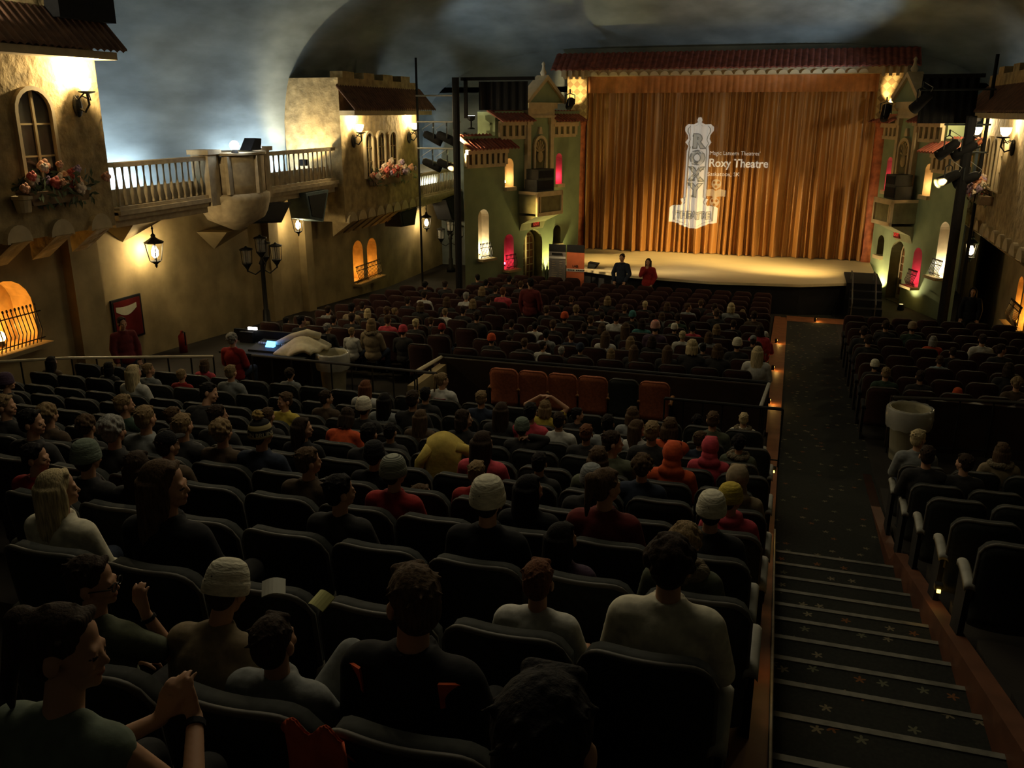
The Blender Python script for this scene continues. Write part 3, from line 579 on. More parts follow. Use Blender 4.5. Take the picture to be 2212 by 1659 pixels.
b=MB(); b.add([(-10.2,27.2,0),(-12.6,33.6,0),(-12.6,33.6,Z0-.75),(-10.2,27.2,Z0-.75)],[(0,1,2,3)]); b.add([(5.0,27.2,0),(6.6,33.6,0),(6.6,33.6,Z0-.75),(5.0,27.2,Z0-.75)],[(0,1,2,3)]); sobj(b,'trim_60',M_green)
# floor lamps washing the facades
def wash(p,to,P,c,label):
    t=thing('uplight',p,label,'lamp'); b=MB(); b.lathe((p[0],p[1],p[2]),[(.1,0),(.1,.06),(.07,.16),(.08,.17)],10); b.obj('lamp_can',M_black,t); b=MB(); b.lathe((p[0],p[1],p[2]+.165),[(.06,0),(.06,.012)],10); b.obj('lamp_glass',mat('uplight_glass',(1,.8,.4),emit=1.2,noise=0,ecol=(1,.8,.35)),t)
    light('SPOT',(p[0],p[1],p[2]+.24),P,c,.05,to=to,angle=120,blend=.9)
wash(TFL@Vector((4.35,.28,-5.98)),TFL@Vector((4.3,-.1,-3.6)),420,(1,.85,.3),'small floor uplight by the left stage door')
wash(TFR@Vector((5.0,.2,-5.98)),TFR@Vector((4.95,-.1,-3.6)),220,(1,.8,.38),'small floor uplight by the right stage door')
wash(TFR@Vector((2.9,.4,-5.98)),TFR@Vector((2.9,0,-3.8)),90,(1,.85,.5),'small floor uplight under the lower red niche right of the stage')
# ================================================================ PROSCENIUM
for i,(x,lb) in enumerate(((-7.78,'left'),(2.62,'right'))):
    t=thing('proscenium_column',(x,32.9,0),'mottled red column with lattice-pattern top at the %s edge of the curtain'%lb,'column')
    b=MB(); b.lathe((x,33.0,.9),[(.27,0),(.27,.25),(.24,.3),(.23,4.6),(.26,4.7),(.26,4.8)],20); b.obj('column_shaft',M_pillar,t,True)
    b=MB(); b.box(x-.42,x+.3 if i==0 else x+.42,32.7,33.5,Z0-.3,Z0+1.2) if i==0 else b.box(x-.3,x+.42,32.7,33.5,Z0-.3,Z0+1.2); b.obj('lattice_pier',M_diam,t)
t=thing('proscenium_cornice',(-2.6,32.6,Z0+1.2),'long clay tiled cornice with scalloped frieze over the curtain','cornice')
T0=Matrix.Translation((0,32.9,Z0))@Matrix.Diagonal((1,-1,1,1))
skirt_roof(T0,-8.75,3.5,-.3,.55,1.42,2.0,'tiled_roof',M_tile,None,t,.2)
b=MB(); b.box(-8.4,3.2,32.55,33.3,Z0+1.2,Z0+1.42); b.obj('frieze',M_cream,t)
for i in range(26):
    x=-7.2+i*.36; b=MB(); b.prism([(x+.15*math.cos(PI*q/8),Z0+1.22+.13*math.sin(PI*q/8)) for q in range(9)],32.48,32.56,1); b.obj('scallop',M_stage,t)
for i in range(4):
    for sx in (-8.3,2.35):
        b=MB(); b.box(sx+i*.22,sx+i*.22+.1,32.46,32.56,Z0+1.12,Z0+1.42); b.obj('dentil',M_cream,t)
# ---------------- curtain
random.seed(11); PL=[]; x=-7.6
while x<2.5:
    w_=random.choice((.13,.17,.2,.26,.34,.44)); PL.append((x,w_,random.uniform(.12,.4)*min(1,w_/.26),random.uniform(.35,.65))); x+=w_
def fold(x,z):
    t=min(1,max(0,(Z0+.7-z)/5.7)); k=.55+.75*t
    x=x+.05*math.sin(x*3+1.5*t)*t
    for x0,w_,a,pk in PL:
        if x0<=x<x0+w_:
            u=(x-x0)/w_; u=u/pk*.5 if u<pk else .5+(u-pk)/(1-pk)*.5
            return 33.15-a*k*math.sin(PI*u)**2.6
    return 33.15
b=MB(); b.grid(lambda u,v:(-7.6+10.05*u,fold(-7.6+10.05*u,1.02+v*5.75),1.02+v*5.75),900,14)
cu=b.obj('stage_curtain',M_curtain,None,True,label='tall gold satin stage curtain hanging in deep folds',cat='curtain')
random.seed(4)
b=MB(); b.grid(lambda u,v:(-7.62+10.1*u,32.86-.05*abs(math.sin(u*10.1*PI/.21))**.8*(1.15-v)-.03*math.sin(u*61),Z0+.64+v*.64),500,6)
b.obj('curtain_valance',M_valance,None,True,label='rust-gold pleated valance across the top of the stage curtain',cat='curtain')
# ---------------- projected sign: projector light imitated by glowing translucent sheets on the curtain
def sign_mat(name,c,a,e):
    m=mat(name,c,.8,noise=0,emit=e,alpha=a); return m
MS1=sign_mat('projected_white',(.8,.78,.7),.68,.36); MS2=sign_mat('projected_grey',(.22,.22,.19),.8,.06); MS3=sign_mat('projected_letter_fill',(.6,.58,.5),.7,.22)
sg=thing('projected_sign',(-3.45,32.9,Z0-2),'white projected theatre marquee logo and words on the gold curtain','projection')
def onc(x,z,d=.03): return (x,fold(x,Z0+z)-d,Z0+z)
def conform(loop,name,m,d,holes=()):
    b=bmesh.new(); es=[]
    for L in [loop]+list(holes):
        vs=[b.verts.new((p[0],0,p[1])) for p in L]; es+=[b.edges.new((vs[i],vs[(i+1)%len(vs)])) for i in range(len(vs))]
    bmesh.ops.triangle_fill(b,use_beauty=True,edges=es)
    for k in range(80):
        x=-4.4+.045*k
        bmesh.ops.bisect_plane(b,geom=b.verts[:]+b.edges[:]+b.faces[:],plane_co=(x,0,0),plane_no=(1,0,0))
    for k in range(24): bmesh.ops.bisect_plane(b,geom=b.verts[:]+b.edges[:]+b.faces[:],plane_co=(0,0,-.25-.17*k),plane_no=(0,0,1))
    for v in b.verts: v.co=onc(v.co.x,v.co.z,d)
    me=bpy.data.meshes.new(name); b.to_mesh(me); b.free(); return link(name,me,m,sg)
HALF=[(0,-.18),(.07,-.2),(.1,-.28),(.08,-.36),(.2,-.43),(.4,-.42),(.5,-.52),(.5,-.64),(.4,-.8),(.38,-.92),(.46,-1.04),(.36,-1.18),(.4,-1.34),(.4,-3.0),(.5,-3.03),(.42,-3.18),(.48,-3.26),(.78,-3.28),(.86,-3.34),(.86,-3.86),(.55,-3.92),(.28,-4.04),(0,-4.1)]
def outline(k=1.0,dz=0):
    R_=[(x*k-(0 if k==1 else .03 if x>.05 else 0),-2.14+(z+2.14)*(1 if k==1 else .965)) for x,z in HALF]
    cx=lambda z:-3.43+.012*(z+.4)
    return [(cx(z)+x,z) for x,z in R_]+[(cx(z)-x,z) for x,z in R_[-2:0:-1]]
O1=outline(); O2=outline(.88); O3=outline(.81)
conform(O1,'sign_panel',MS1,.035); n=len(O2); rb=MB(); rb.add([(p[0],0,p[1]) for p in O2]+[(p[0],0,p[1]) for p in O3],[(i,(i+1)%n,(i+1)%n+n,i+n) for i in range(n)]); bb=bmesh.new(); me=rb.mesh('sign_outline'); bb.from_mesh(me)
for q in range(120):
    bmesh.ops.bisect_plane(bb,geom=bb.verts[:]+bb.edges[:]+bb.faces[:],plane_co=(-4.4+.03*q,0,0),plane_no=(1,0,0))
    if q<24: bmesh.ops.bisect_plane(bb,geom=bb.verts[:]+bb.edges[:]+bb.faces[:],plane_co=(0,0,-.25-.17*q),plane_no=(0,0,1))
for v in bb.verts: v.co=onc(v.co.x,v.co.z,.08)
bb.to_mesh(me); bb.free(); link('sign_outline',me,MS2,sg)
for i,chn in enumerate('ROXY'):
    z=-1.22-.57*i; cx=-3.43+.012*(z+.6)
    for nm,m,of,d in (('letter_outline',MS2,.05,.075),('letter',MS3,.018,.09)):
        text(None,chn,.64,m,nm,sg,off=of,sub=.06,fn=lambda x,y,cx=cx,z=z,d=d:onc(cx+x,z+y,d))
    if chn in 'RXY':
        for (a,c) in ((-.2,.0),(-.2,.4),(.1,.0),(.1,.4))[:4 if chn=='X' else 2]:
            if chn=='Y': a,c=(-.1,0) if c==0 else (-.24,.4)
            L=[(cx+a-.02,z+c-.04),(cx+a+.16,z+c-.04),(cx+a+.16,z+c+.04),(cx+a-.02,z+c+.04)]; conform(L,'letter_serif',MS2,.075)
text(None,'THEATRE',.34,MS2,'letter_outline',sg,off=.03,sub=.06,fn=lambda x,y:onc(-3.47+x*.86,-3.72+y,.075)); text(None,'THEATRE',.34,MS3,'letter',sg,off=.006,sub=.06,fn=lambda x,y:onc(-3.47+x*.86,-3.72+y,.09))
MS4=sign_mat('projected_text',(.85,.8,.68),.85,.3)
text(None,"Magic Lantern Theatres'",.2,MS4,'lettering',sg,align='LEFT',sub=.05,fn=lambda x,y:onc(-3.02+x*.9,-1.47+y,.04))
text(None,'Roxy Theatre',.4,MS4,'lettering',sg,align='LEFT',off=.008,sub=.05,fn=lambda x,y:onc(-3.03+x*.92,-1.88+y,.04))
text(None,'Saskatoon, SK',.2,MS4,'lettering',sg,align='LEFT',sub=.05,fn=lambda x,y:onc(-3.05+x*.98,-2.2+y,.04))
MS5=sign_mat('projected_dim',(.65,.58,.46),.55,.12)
def circ(cx,cz,r,n=24): return [(cx+r*math.cos(2*PI*k/n),cz+r*math.sin(2*PI*k/n)) for k in range(n)]
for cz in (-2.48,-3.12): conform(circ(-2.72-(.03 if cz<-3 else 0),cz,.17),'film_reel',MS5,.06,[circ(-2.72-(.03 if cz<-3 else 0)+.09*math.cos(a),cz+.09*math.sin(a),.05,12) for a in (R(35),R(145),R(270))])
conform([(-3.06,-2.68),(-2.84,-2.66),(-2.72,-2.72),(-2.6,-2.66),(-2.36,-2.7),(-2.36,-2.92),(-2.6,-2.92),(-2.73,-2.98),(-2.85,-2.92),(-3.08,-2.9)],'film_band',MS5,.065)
# ---------------- stage
b=MB(); L=[(-7.9,33.6),(-7.9,30.6),(-6.9,28.6),(-5,27.75),(-2.3,27.4),(.4,27.75),(1.75,28.4),(2.7,30.6),(2.7,33.6)]
b.prism([(x,y) for x,y in L],.92,1.0,2); stg=sobj(b,'floor_stage',M_stage)
b=MB(); L2=[(x,y+.12) if y<33 else (x,y) for x,y in L]; b.prism(L2,0,.92,2); b.obj('stage_front',M_black,stg)
# black step unit at the right end of the stage
t=thing('stage_steps',(2.2,28.6,0),'black stage step unit with grey handrails at the right end of the stage','steps')
b=MB(); b.box(1.75,2.75,28.2,30.2,0,1.05); b.obj('platform',M_black,t)
for k in range(4): b=MB(); b.box(1.85,2.75,27.95-.3*k,28.25-.3*k,0,.85-.2*k); b.obj('step',M_black,t)
for x in (1.9,2.55):
    b=MB(); b.tube([(x,27.3,.1),(x,27.3,.6),(x,28.3,1.3),(x,28.9,1.3),(x,28.9,1.0)],.022,6); b.obj('handrail',M_seatp,t)
t=thing('floor_monitor',(-6.2,28.9,1.0),'black wedge monitor on the stage edge behind the orange banner','speaker'); b=MB(); b.prism([(-6.38,1.0),(-6.12,1.0),(-6.02,1.16),(-6.36,1.2)],28.6,28.9,1); b.obj('cabinet',M_black,t); b=MB(); b.prism([(-6.35,1.03),(-6.14,1.03),(-6.06,1.14),(-6.33,1.17)],28.58,28.6,1); b.obj('grille',M_dkgrey,t)
# ================================================================ LIGHTING POLES
def par(p,to,label):
    p=Vector(p); d=(Vector(to)-p).normalized(); t=thing('stage_light',p,label,'stage light')
    b=MB(); b.tube([p-d*.35,p-d*.28,p+d*.12,p+d*.3],[.07,.12,.14,.15],14); b.obj('lamp_body',M_black,t,True)
    b=MB(); b.tube([p+d*.29,p+d*.305],[.13,.13],14); b.obj('lens',mat('stage_lens',(.3,.3,.28),.15,noise=.05,spec=.8),t)
    s=d.cross(Vector((0,0,1))).normalized(); b=MB(); b.tube([p+s*.17,p+s*.17+Vector((0,0,.3)),p+Vector((0,0,.36)),p-s*.17+Vector((0,0,.3)),p-s*.17],.018,6); b.tube([p+Vector((0,0,.36)),p+Vector((0,0,.5))],.025,6); b.obj('yoke',M_dkgrey,t)
    b=MB(); b.tube([p-d*.3,p-d*.4+Vector((0,0,.1)),p+Vector((0,.05,.5))],.01,5); b.obj('cable',M_arm,t)
def pole(p0,h,r,label,nm='lighting_pole'):
    t=thing(nm,p0,label,'pole'); b=MB(); b.tube([p0,(p0[0],p0[1],p0[2]+h)],r,10); b.obj('shaft',M_black,t); b=MB(); b.lathe(p0,[(r*2,0),(r*2,.03),(r*1.3,.06)],14); b.obj('base_plate',M_black,t); return t
pz=FZ(26.8)
pole((-11.58,26.8,pz),Z0+1.6-pz,.035,'thin black pole rising past the middle left tower')
t=pole((-10.2,26.6,pz),Z0+1.0-pz,.11,'thick black lighting pole beside the green stage wall')
for z in (.48,-.3,-1.11):
    b=MB(); b.tube([(-11.6,26.75,Z0+z),(-10.1,26.7,Z0+z)],.025,8); b.obj('cross_bar',M_arm,None,label='pale steel crossbar %s between the left lighting poles'%{.48:'at the top',-.3:'in the middle',-1.11:'at the bottom'}[z],cat='crossbar')
par((-11.05,26.8,Z0-.8),(-3,30,1),'stage light nearest the tower on the middle left crossbar'); par((-10.6,26.8,Z0-.8),(-2,30,1),'stage light nearest the green wall on the middle left crossbar')
par((-11.1,26.8,Z0-1.62),(-4,30,1),'stage light nearest the tower on the bottom left crossbar'); par((-10.6,26.8,Z0-1.62),(-3,30,1),'stage light nearest the green wall on the bottom left crossbar')
b=MB(); b.box(-10.3,-7.9,27.3,27.4,Z0+.93,Z0+1.03); b.box(-10.2,-10.1,27.3,27.4,Z0-.2,Z0+1.0); b.sheet(lambda u,v:(-9.75+1.6*u,27.45+.03*math.sin(u*40),Z0+.05+.85*v),40,2,(0,.02,0)); b.obj('black_masking_cloth',M_black,None,label='black masking cloth on a frame above the left stage wall',cat='stage cloth')
pz=FZ(26.5)
pole((4.62,26.5,pz),Z0+1.4-pz,.045,'thin black lighting pole on the right near the tower')
pole((4.22,26.4,pz),Z0-.1-pz,.13,'thick black lighting pole on the right beside the stage wall')
for z,x0,x1 in ((.55,2.9,4.7),(-.32,3.6,4.7),(-1.02,3.5,4.7)):
    b=MB(); b.tube([(x0,26.45,Z0+z),(x1,26.45,Z0+z)],.025,8); b.obj('cross_bar',M_dkgrey,None,label='steel crossbar %s of the right lighting poles'%{.55:'at the top',-.32:'in the middle',-1.02:'at the bottom'}[z],cat='crossbar')
par((2.95,26.3,Z0+.25),(-1.5,31.2,1.0),'stage light hanging from the top right crossbar, lighting the stage'); par((3.75,26.4,Z0-.95),(-.5,30,1),'stage light nearest the stage on the middle right crossbar'); par((4.15,26.4,Z0-.98),(-1,30,1),'stage light nearest the tower on the middle right crossbar')
par((3.85,26.4,Z0-1.7),(-1,30,1),'stage light nearest the stage on the bottom right crossbar'); par((4.3,26.4,Z0-1.72),(-1.5,30,1),'stage light nearest the tower on the bottom right crossbar')
b=MB(); b.box(3.0,4.5,27.0,27.08,Z0+.86,Z0+.96); b.sheet(lambda u,v:(3.0+1.4*u,27.1+.03*math.sin(u*40),Z0-.3+1.2*v),40,2,(0,.02,0)); b.obj('black_masking_cloth',M_black,None,label='black masking cloth on a frame above the right stage wall',cat='stage cloth')
# spot on the left gable lighting the lattice pier
def gspot(p,to,label,P):
    par(p,to,label); light('SPOT',Vector(p)+(Vector(to)-Vector(p)).normalized()*.34,P,(1,.74,.36),.04,to=to,angle=50,blend=.5)
gspot(TFL@Vector((4.75,.55,.25)),(-7.9,32.7,Z0+.7),'small spotlight on the left gable lighting the lattice pier',170)
gspot(TFR@Vector((5.2,.5,-.05)),(2.75,32.7,Z0+.7),'small spotlight on the right gable lighting the lattice pier',170)
# ================================================================ BANNERS
def banner(x0,x1,y,zt,m,label,lines):
    z0=FZ(y); t=thing('pull_up_banner',((x0+x1)/2,y,z0),label,'banner')
    b=MB(); b.box(x0-.03,x1+.03,y-.15,y+.15,z0,z0+.1); b.obj('banner_base',M_black,t); b=MB(); b.tube([((x0+x1)/2,y+.06,z0+.1),((x0+x1)/2,y+.06,zt)],.012,6); b.obj('banner_pole',M_arm,t)
    b=MB(); b.box(x0,x1,y-.005,y+.004,z0+.1,zt-.24); b.obj('printed_sheet',m,t); b=MB(); b.box(x0,x1,y-.008,y+.004,zt-.24,zt); b.obj('black_header',M_black,t)
    return t
t=banner(-7.55,-6.98,28.0,Z0-4.15,mat('grey_banner',(.2,.18,.165),.7,noise=.1),'grey pull-up banner of small text left of the stage',None)
x0,x1,yy=-7.55,-6.98,27.99; b=MB(); b.box(x0,x1,yy-.004,yy,Z0-4.62,Z0-4.55); b.obj('white_strip',M_white,t)
b=MB(); b.box(x0+.1,x1-.12,yy-.004,yy,Z0-4.5,Z0-4.43); b.obj('title_bar',M_black,t)
random.seed(3); b=MB()
for k in range(13):
    z=Z0-4.72-k*.072; b.box(x0+.1,x0+.1+random.uniform(.06,.2),yy-.004,yy,z,z+.014); b.box(x0+.36,x0+.36+random.uniform(.05,.14),yy-.004,yy,z,z+.014)
b.obj('printed_lines',M_cream,t)
t=banner(-6.92,-6.33,27.9,Z0-4.13,mat('orange_banner',(.62,.15,.055),.65,noise=.08),'orange pull-up banner reading LAB beside the stage',None)
b=MB(); b.box(-6.92,-6.33,27.886,27.892,Z0-5.0,Z0-4.91); b.obj('white_strip',M_white,t)
text(Matrix.Translation((-6.63,27.888,Z0-4.86)),'LAB',.11,M_black,'lettering',t,off=.004)
b=MB()
for k in range(9): x=-6.88+k*.06+(.04 if k>3 else 0); b.box(x,x+.045,27.882,27.886,Z0-4.975,Z0-4.935)
b.obj('strip_print',M_black,t)
b=MB(); b.prism([(-6.72,Z0-5.62),(-6.34,Z0-5.25),(-6.34,Z0-5.62)],27.889,27.893,1); b.obj('triangle_print',mat('deep_orange_print',(.42,.1,.035),.65,noise=.05),t)
t=thing('drink_sign',(-5.6,27.2,0),'small white paper lying on the floor before the stage','paper'); b=MB(); b.box(-5.7,-5.4,27.1,27.3,0.0,.006); b.obj('sheet',M_white,t)
# tall grass-like plant behind the grey banner
t=thing('potted_plant',(-7.9,28.9,FZ(28.4)),'spiky dry plant in a pot beside the grey banner','plant'); b=MB(); b.lathe((-7.9,28.9,0),[(.12,0),(.17,.3),(.15,.3)],12); b.obj('pot',M_black,t)
b=MB(); random.seed(8)
for k in range(40):
    a=random.uniform(0,6.28); r=random.uniform(.1,.3); h=random.uniform(.5,1.0); b.tube([(-7.9,28.9,.3),(-7.9+r*.5*math.cos(a),28.9+r*.5*math.sin(a),.3+h*.7),(-7.9+r*math.cos(a),28.9+r*math.sin(a),.3+h)],[.01,.008,.003],4)
b.obj('leaves',M_leaf,t)
# ---------------- audience: block and row, x, height of the crown above the floor, hair or hat, its colour, top colour, head turn, pose
PEOPLE=[]
for l in '''U10 -10.83 1.13 l K b 0 A|U10 -9.74 1.13 b K d 0 A|U9 -8.40 1.29 l Y w -20 A|U10 -9.01 1.17 s L g -40 A|U10 -8.43 1.13 s L r 0 A|U11 -8.77 1.14 b M p 0 A|U10 -7.57 1.27 s L g 0 A|U7 -8.28 1.18 k u d -30 A|U7 -5.79 1.23 s K d -60 E|U6 -5.80 1.20 s L G -30 A|U5 -4.79 1.23 s L g 0 A|U6 -5.26 1.13 s M d -40 A|U5 -4.44 1.20 s L d 0 A|U6 -4.78 1.20 s D d -40 A|U5 -6.22 1.18 s L d -75 A|U5 -5.77 1.16 f L b 0 A|U4 -5.11 1.20 s K d -75 A|U5 -5.38 1.10 f M d 0 A|U4 -4.39 1.24 f E d 0 A|U4 -3.95 1.16 c k b -20 A|U5 -4.08 1.20 f L b 0 A|U5 -3.73 1.25 B y n -25 A|U3 -4.23 1.11 s K r -60 A|U3 -3.48 1.15 b D d 0 A|U2 -3.17 1.18 l Y c -50 A|U2 -2.56 1.30 l M k -70 A|U3 -3.84 1.17 k e d 0 A|U11 -7.22 1.13 f D g 0 A|U8 -5.43 1.20 s M y 150 A|U7 -4.91 1.12 s M d 0 A|U9 -5.46 1.20 s D b -40 A|U10 -5.41 1.24 l A w 0 A|U8 -4.41 1.24 k c d 0 A|U9 -4.64 1.25 l K g 0 A|U9 -4.26 1.32 s D d 0 A|U10 -4.52 1.22 s K d 0 A|U11 -4.68 1.27 p L w -40 A|U8 -3.72 1.17 l M b 0 A|U6 -3.92 1.17 l D k -60 A|U7 -4.13 1.13 b D O 0 E|U6 -3.28 1.19 s K d 0 A|U7 -3.55 1.10 s K d 0 A|U8 -3.21 1.22 b D d -70 A|U10 -3.72 1.25 s L n 0 A|U9 -3.11 1.28 l D d 0 A|U9 -2.75 1.31 s K p 0 A|U10 -2.84 1.21 b L y 0 D|U9 -2.40 1.23 s D w 0 A|U10 -2.41 1.14 s K d -60 A|U8 -1.85 1.20 s A d 0 A|U9 -1.82 1.26 s K g 0 A|U10 -1.70 1.23 b M g 0 A|U8 -1.17 1.31 s L d 0 A|U9 -1.47 1.23 l M w -60 A|U8 -2.55 1.19 k e d 0 C|U6 -2.25 1.23 l D p -20 A|U7 -1.36 1.26 s D o -60 A|U6 -1.29 1.21 b M o 0 A|U6 -0.94 1.20 f M n 0 A|U5 -1.98 1.10 s L r 0 A|U6 -1.77 1.10 s K d 0 A|U3 -1.34 1.26 k c k 0 A|U4 -1.36 1.17 l K k -30 A|U4 -0.90 1.27 p M R -40 A|U5 -1.15 1.17 k g d 0 A|U9 -1.11 1.30 b M O 0 A|U11 -0.98 1.02 f K d 0 A|U10 -0.71 1.27 s M o 0 A|U11 -0.38 1.10 s Y c 0 A|U9 -0.76 1.17 s M n -50 A|U8 -0.58 1.21 h p p 0 A|U7 -0.82 1.23 h O O 0 A|U9 -0.34 1.19 f K o 0 A|U4 -0.29 1.20 k c d 0 A|U5 -0.22 1.15 k y p -40 A|U3 -0.35 1.17 f L o 0 A|U2 -0.32 1.29 f D c 0 A|U6 -0.22 1.19 h t t 0 A|U1 -2.09 1.12 s D o -75 B|U1 -1.73 1.05 k c t 0 E|U1 -1.38 1.07 s D g 0 K|U0 -1.36 1.33 p D e -65 F|U4 -2.86 1.17 s M b -40 A|U3 -2.18 1.17 s K d -35 a|U4 -2.25 1.18 k g r -20 A|U5 -2.41 0.86 s M d -60 A|U5 -2.78 1.15 k k k 0 A|U2 -0.83 1.09 s A w 0 a|U1 -0.94 1.28 s M k 50 A|U3 -0.95 1.07 l K u -40 A|U0 -0.32 1.39 s K k 0 A|R9 1.61 1.29 s Y g -30 A|R8 1.56 1.27 s D d 0 A|R9 2.48 1.23 b M t 0 A|R8 1.92 1.22 s D d 30 A|R16 2.62 1.27 k t G 0 A|R15 2.91 1.16 b E O 0 A|R13 2.77 1.12 s M l 0 A|R15 3.79 1.26 s D w 0 A|R12 1.60 1.14 k c d 0 A|R11 1.69 1.22 s L G 0 A|R14 1.62 1.26 s D d 0 A|R12 3.68 1.27 b D d 0 A|R11 3.61 1.24 f L b 0 A|R11 2.21 1.21 s D d 0 A|R11 2.79 0.96 k O d 0 A|R15 1.60 1.27 s D d 0 A|R16 2.10 1.27 s D d 0 A|R14 3.94 1.25 s D d -60 A|R14 3.13 1.12 s D d 0 A|C7 -5.34 1.02 s M d 0 A|C6 -4.18 1.23 b L d 0 A|C6 -3.25 1.16 s Y d 0 A|C6 -2.71 1.17 b M d 0 A|C6 -2.21 1.17 s M g -60 A|C7 -2.00 1.14 s M d 0 A|C6 -1.20 1.25 b Y g 0 A|C7 -0.97 0.96 b L t 0 A|C4 -3.23 1.20 k T d 0 A|C3 -2.86 1.21 b D T 0 A|C2 -3.04 1.26 l M d 0 A|C2 -2.44 1.34 k r u 0 A|C3 -2.17 1.14 k c d 0 A|C3 -1.79 1.17 s K p 0 A|C3 -1.30 1.19 b L d 0 A|C2 -3.53 1.21 b M d 0 A|C1 -3.26 1.23 l M w 0 A|C1 -3.95 1.17 s M n 50 A|C1 -2.77 1.16 l L d 0 A|C1 -2.35 1.21 b D d 0 A|C2 -1.89 1.17 s Y w 0 A|C0 -1.50 1.38 b Y d 0 A|C2 -1.37 1.19 b M g 0 A|C0 -1.05 1.33 b M d 0 A|C1 -0.77 1.28 k c d 0 A|C2 -0.52 1.18 c g d 0 A|C4 -0.34 0.93 k w p 0 A|C0 -0.37 1.34 l Y w 0 A|C0 -1.93 1.23 l M d 0 A|C0 -2.54 1.19 l M d 0 A|C0 -2.96 1.09 b L w 0 A|C0 -3.54 1.14 k n d 0 A|C0 -3.90 1.05 s E d 0 A|C1 -1.39 1.13 s K d 0 A|C4 -4.53 1.26 s L d 0 A|C5 -4.72 0.90 b Y d 0 A|C3 -4.56 1.23 k O d 0 A|C4 -3.92 1.12 s D w 0 A|C3 -3.98 1.19 s M d 0 A|C3 -3.42 1.31 s D w 0 A|C4 -2.78 1.18 b D d 0 A|C5 -2.70 1.06 b M g 0 A|C5 -1.46 1.23 s M d 0 A|C5 -0.63 1.23 s D b 0 A|C3 -0.43 1.24 b D p 0 A|C1 -4.46 1.17 s K g 0 A|C0 -4.26 1.12 s D w -40 A|C0 -5.28 1.19 k O d 0 A|C0 -4.62 1.16 s M d 0 A|C1 -5.23 1.00 s D d 0 A|C2 -4.96 1.14 s K w 0 A|C4 -5.23 1.19 s M d 0 A|C6 -5.47 1.14 s D d 0 A|C2 -3.90 1.19 s D d 0 A|C4 -1.02 1.15 s D d 0 A|C5 -4.25 1.23 s D d 0 A|C5 -3.58 1.21 s M d 0 A|C6 -1.58 1.21 s D d 0 A|C4 -2.22 1.22 s D G 0 A|C2 -4.57 1.21 s M d 0 A|C2 -5.48 1.15 s D d 0 A|L1 -10.34 1.02 s K d 0 A|L0 -9.38 1.27 s K d -50 A|L1 -9.82 0.96 s L d 0 A|L2 -9.83 1.17 s D g 0 A|L0 -8.79 1.15 s E d -30 A|L2 -9.23 1.27 s K t 0 A|L3 -9.46 1.15 s D d 0 A|L2 -8.84 1.17 b Y d 0 A|L0 -7.80 1.32 b L t 0 A|L1 -7.90 1.24 s M p 0 A|L1 -7.26 1.20 s Y d 0 A|L2 -8.37 1.25 s M d 0 A|L3 -8.62 1.06 s L d -40 A|L3 -7.97 1.25 b M d 0 A|L3 -7.37 1.13 s L w 0 A|L0 -7.12 1.23 k p d 0 A|L1 -6.68 1.13 k r d 0 A|L7 -9.47 1.20 f K d 0 A|L7 -8.88 1.24 s D d 0 A|L0 -8.25 1.10 s L w 0 A|L2 -7.32 1.08 s M d 0 A|L5 -8.69 1.21 s D w 0 A|L8 -8.03 1.21 s K d 0 A|L9 -7.65 1.22 s K d 0 A|L10 -7.79 1.02 s D d 0 A|L6 -7.48 1.28 b L d 0 A|L6 -6.91 1.29 s A p 0 A|L8 -7.01 1.23 s M d 0 A|L5 -7.56 1.25 s E w 0 A|L4 -7.04 1.24 b L d 0 A|L7 -7.43 1.19 s D d 0 A|L6 -8.14 0.97 s D d 0 A|L4 -7.70 1.25 b M d 0 A|L5 -6.98 1.17 s D d 0 A|L3 -6.93 1.22 s D d 0 A|L2 -6.26 1.28 s D d 0 A|L4 -8.72 1.19 s D d 0 A|L1 -9.17 1.14 s D d 0 A|L1 -8.73 1.22 s D d 0 A|L9 -8.63 1.22 s K d 40 A'''.split('|'):
    q=l.split(); PEOPLE.append((q[0][0],int(q[0][1:]),float(q[1]),float(q[2]),q[3],q[4],q[5],int(q[6]),q[7]))
# ================================================================ SEATS
def seat_meshes():
    D={}
    def back(u,v):
        x=-.243+.486*u; e=abs(x/.243); zt=.95-.10*e**7; z=.28+(zt-.28)*v
        return (x,-.02-.05*(1-e*e)-.07*max(0,v-.35)-.02*e**8*-1,z)
    b=MB(); b.sheet(back,14,8,(0,.085,0)); D['backrest']=b.mesh('backrest',True)
    P=[back(i/20,1) for i in range(21)]; P=[back(0,.35+.65*k/4) for k in range(4)]+P+[back(1,1-.65*k/4) for k in range(1,5)]
    b=MB(); b.tube([(p[0],p[1]+.01,p[2]) for p in P],.013,6); D['piping']=b.mesh('piping',True)
    b=MB(); b.sheet(lambda u,v:(-.23+.46*u,.06+.46*v,.45-.03*abs(2*u-1)**4-.03*v**6),10,6,(0,0,-.11)); D['cushion']=b.mesh('cushion',True)
    b=MB(); b.sheet(lambda u,v:(-.035+.07*u,-.02+.36*v,.60+.05*v-.02*abs(2*u-1)**3-.03*v**8),6,8,(0,0,-.04)); D['armrest']=b.mesh('armrest',True)
    b=MB(); b.prism([(.02,0),(.34,0),(.3,.12),(.3,.58),(.0,.56),(.06,.12)],-.02,.02,0); D['standard']=b.mesh('standard')
    return D
SM=seat_meshes(); SMAT={}
def seat_proto(fab,pip,arm):
    r=bpy.data.objects.new('theatre_seat',None); out={}
    for k,m in (('backrest',fab),('piping',pip),('cushion',fab),('armrest',arm),('standard',M_black)):
        me=SM[k].copy(); me.materials.append(m); out[k]=me
    return out
PU=seat_proto(M_seat,M_seatp,M_arm); PC=seat_proto(M_seatr,M_seatp,M_black); PS=seat_proto(M_rus,M_rusp,M_wood); PSd=seat_proto(M_seat,M_seatp,M_wood)
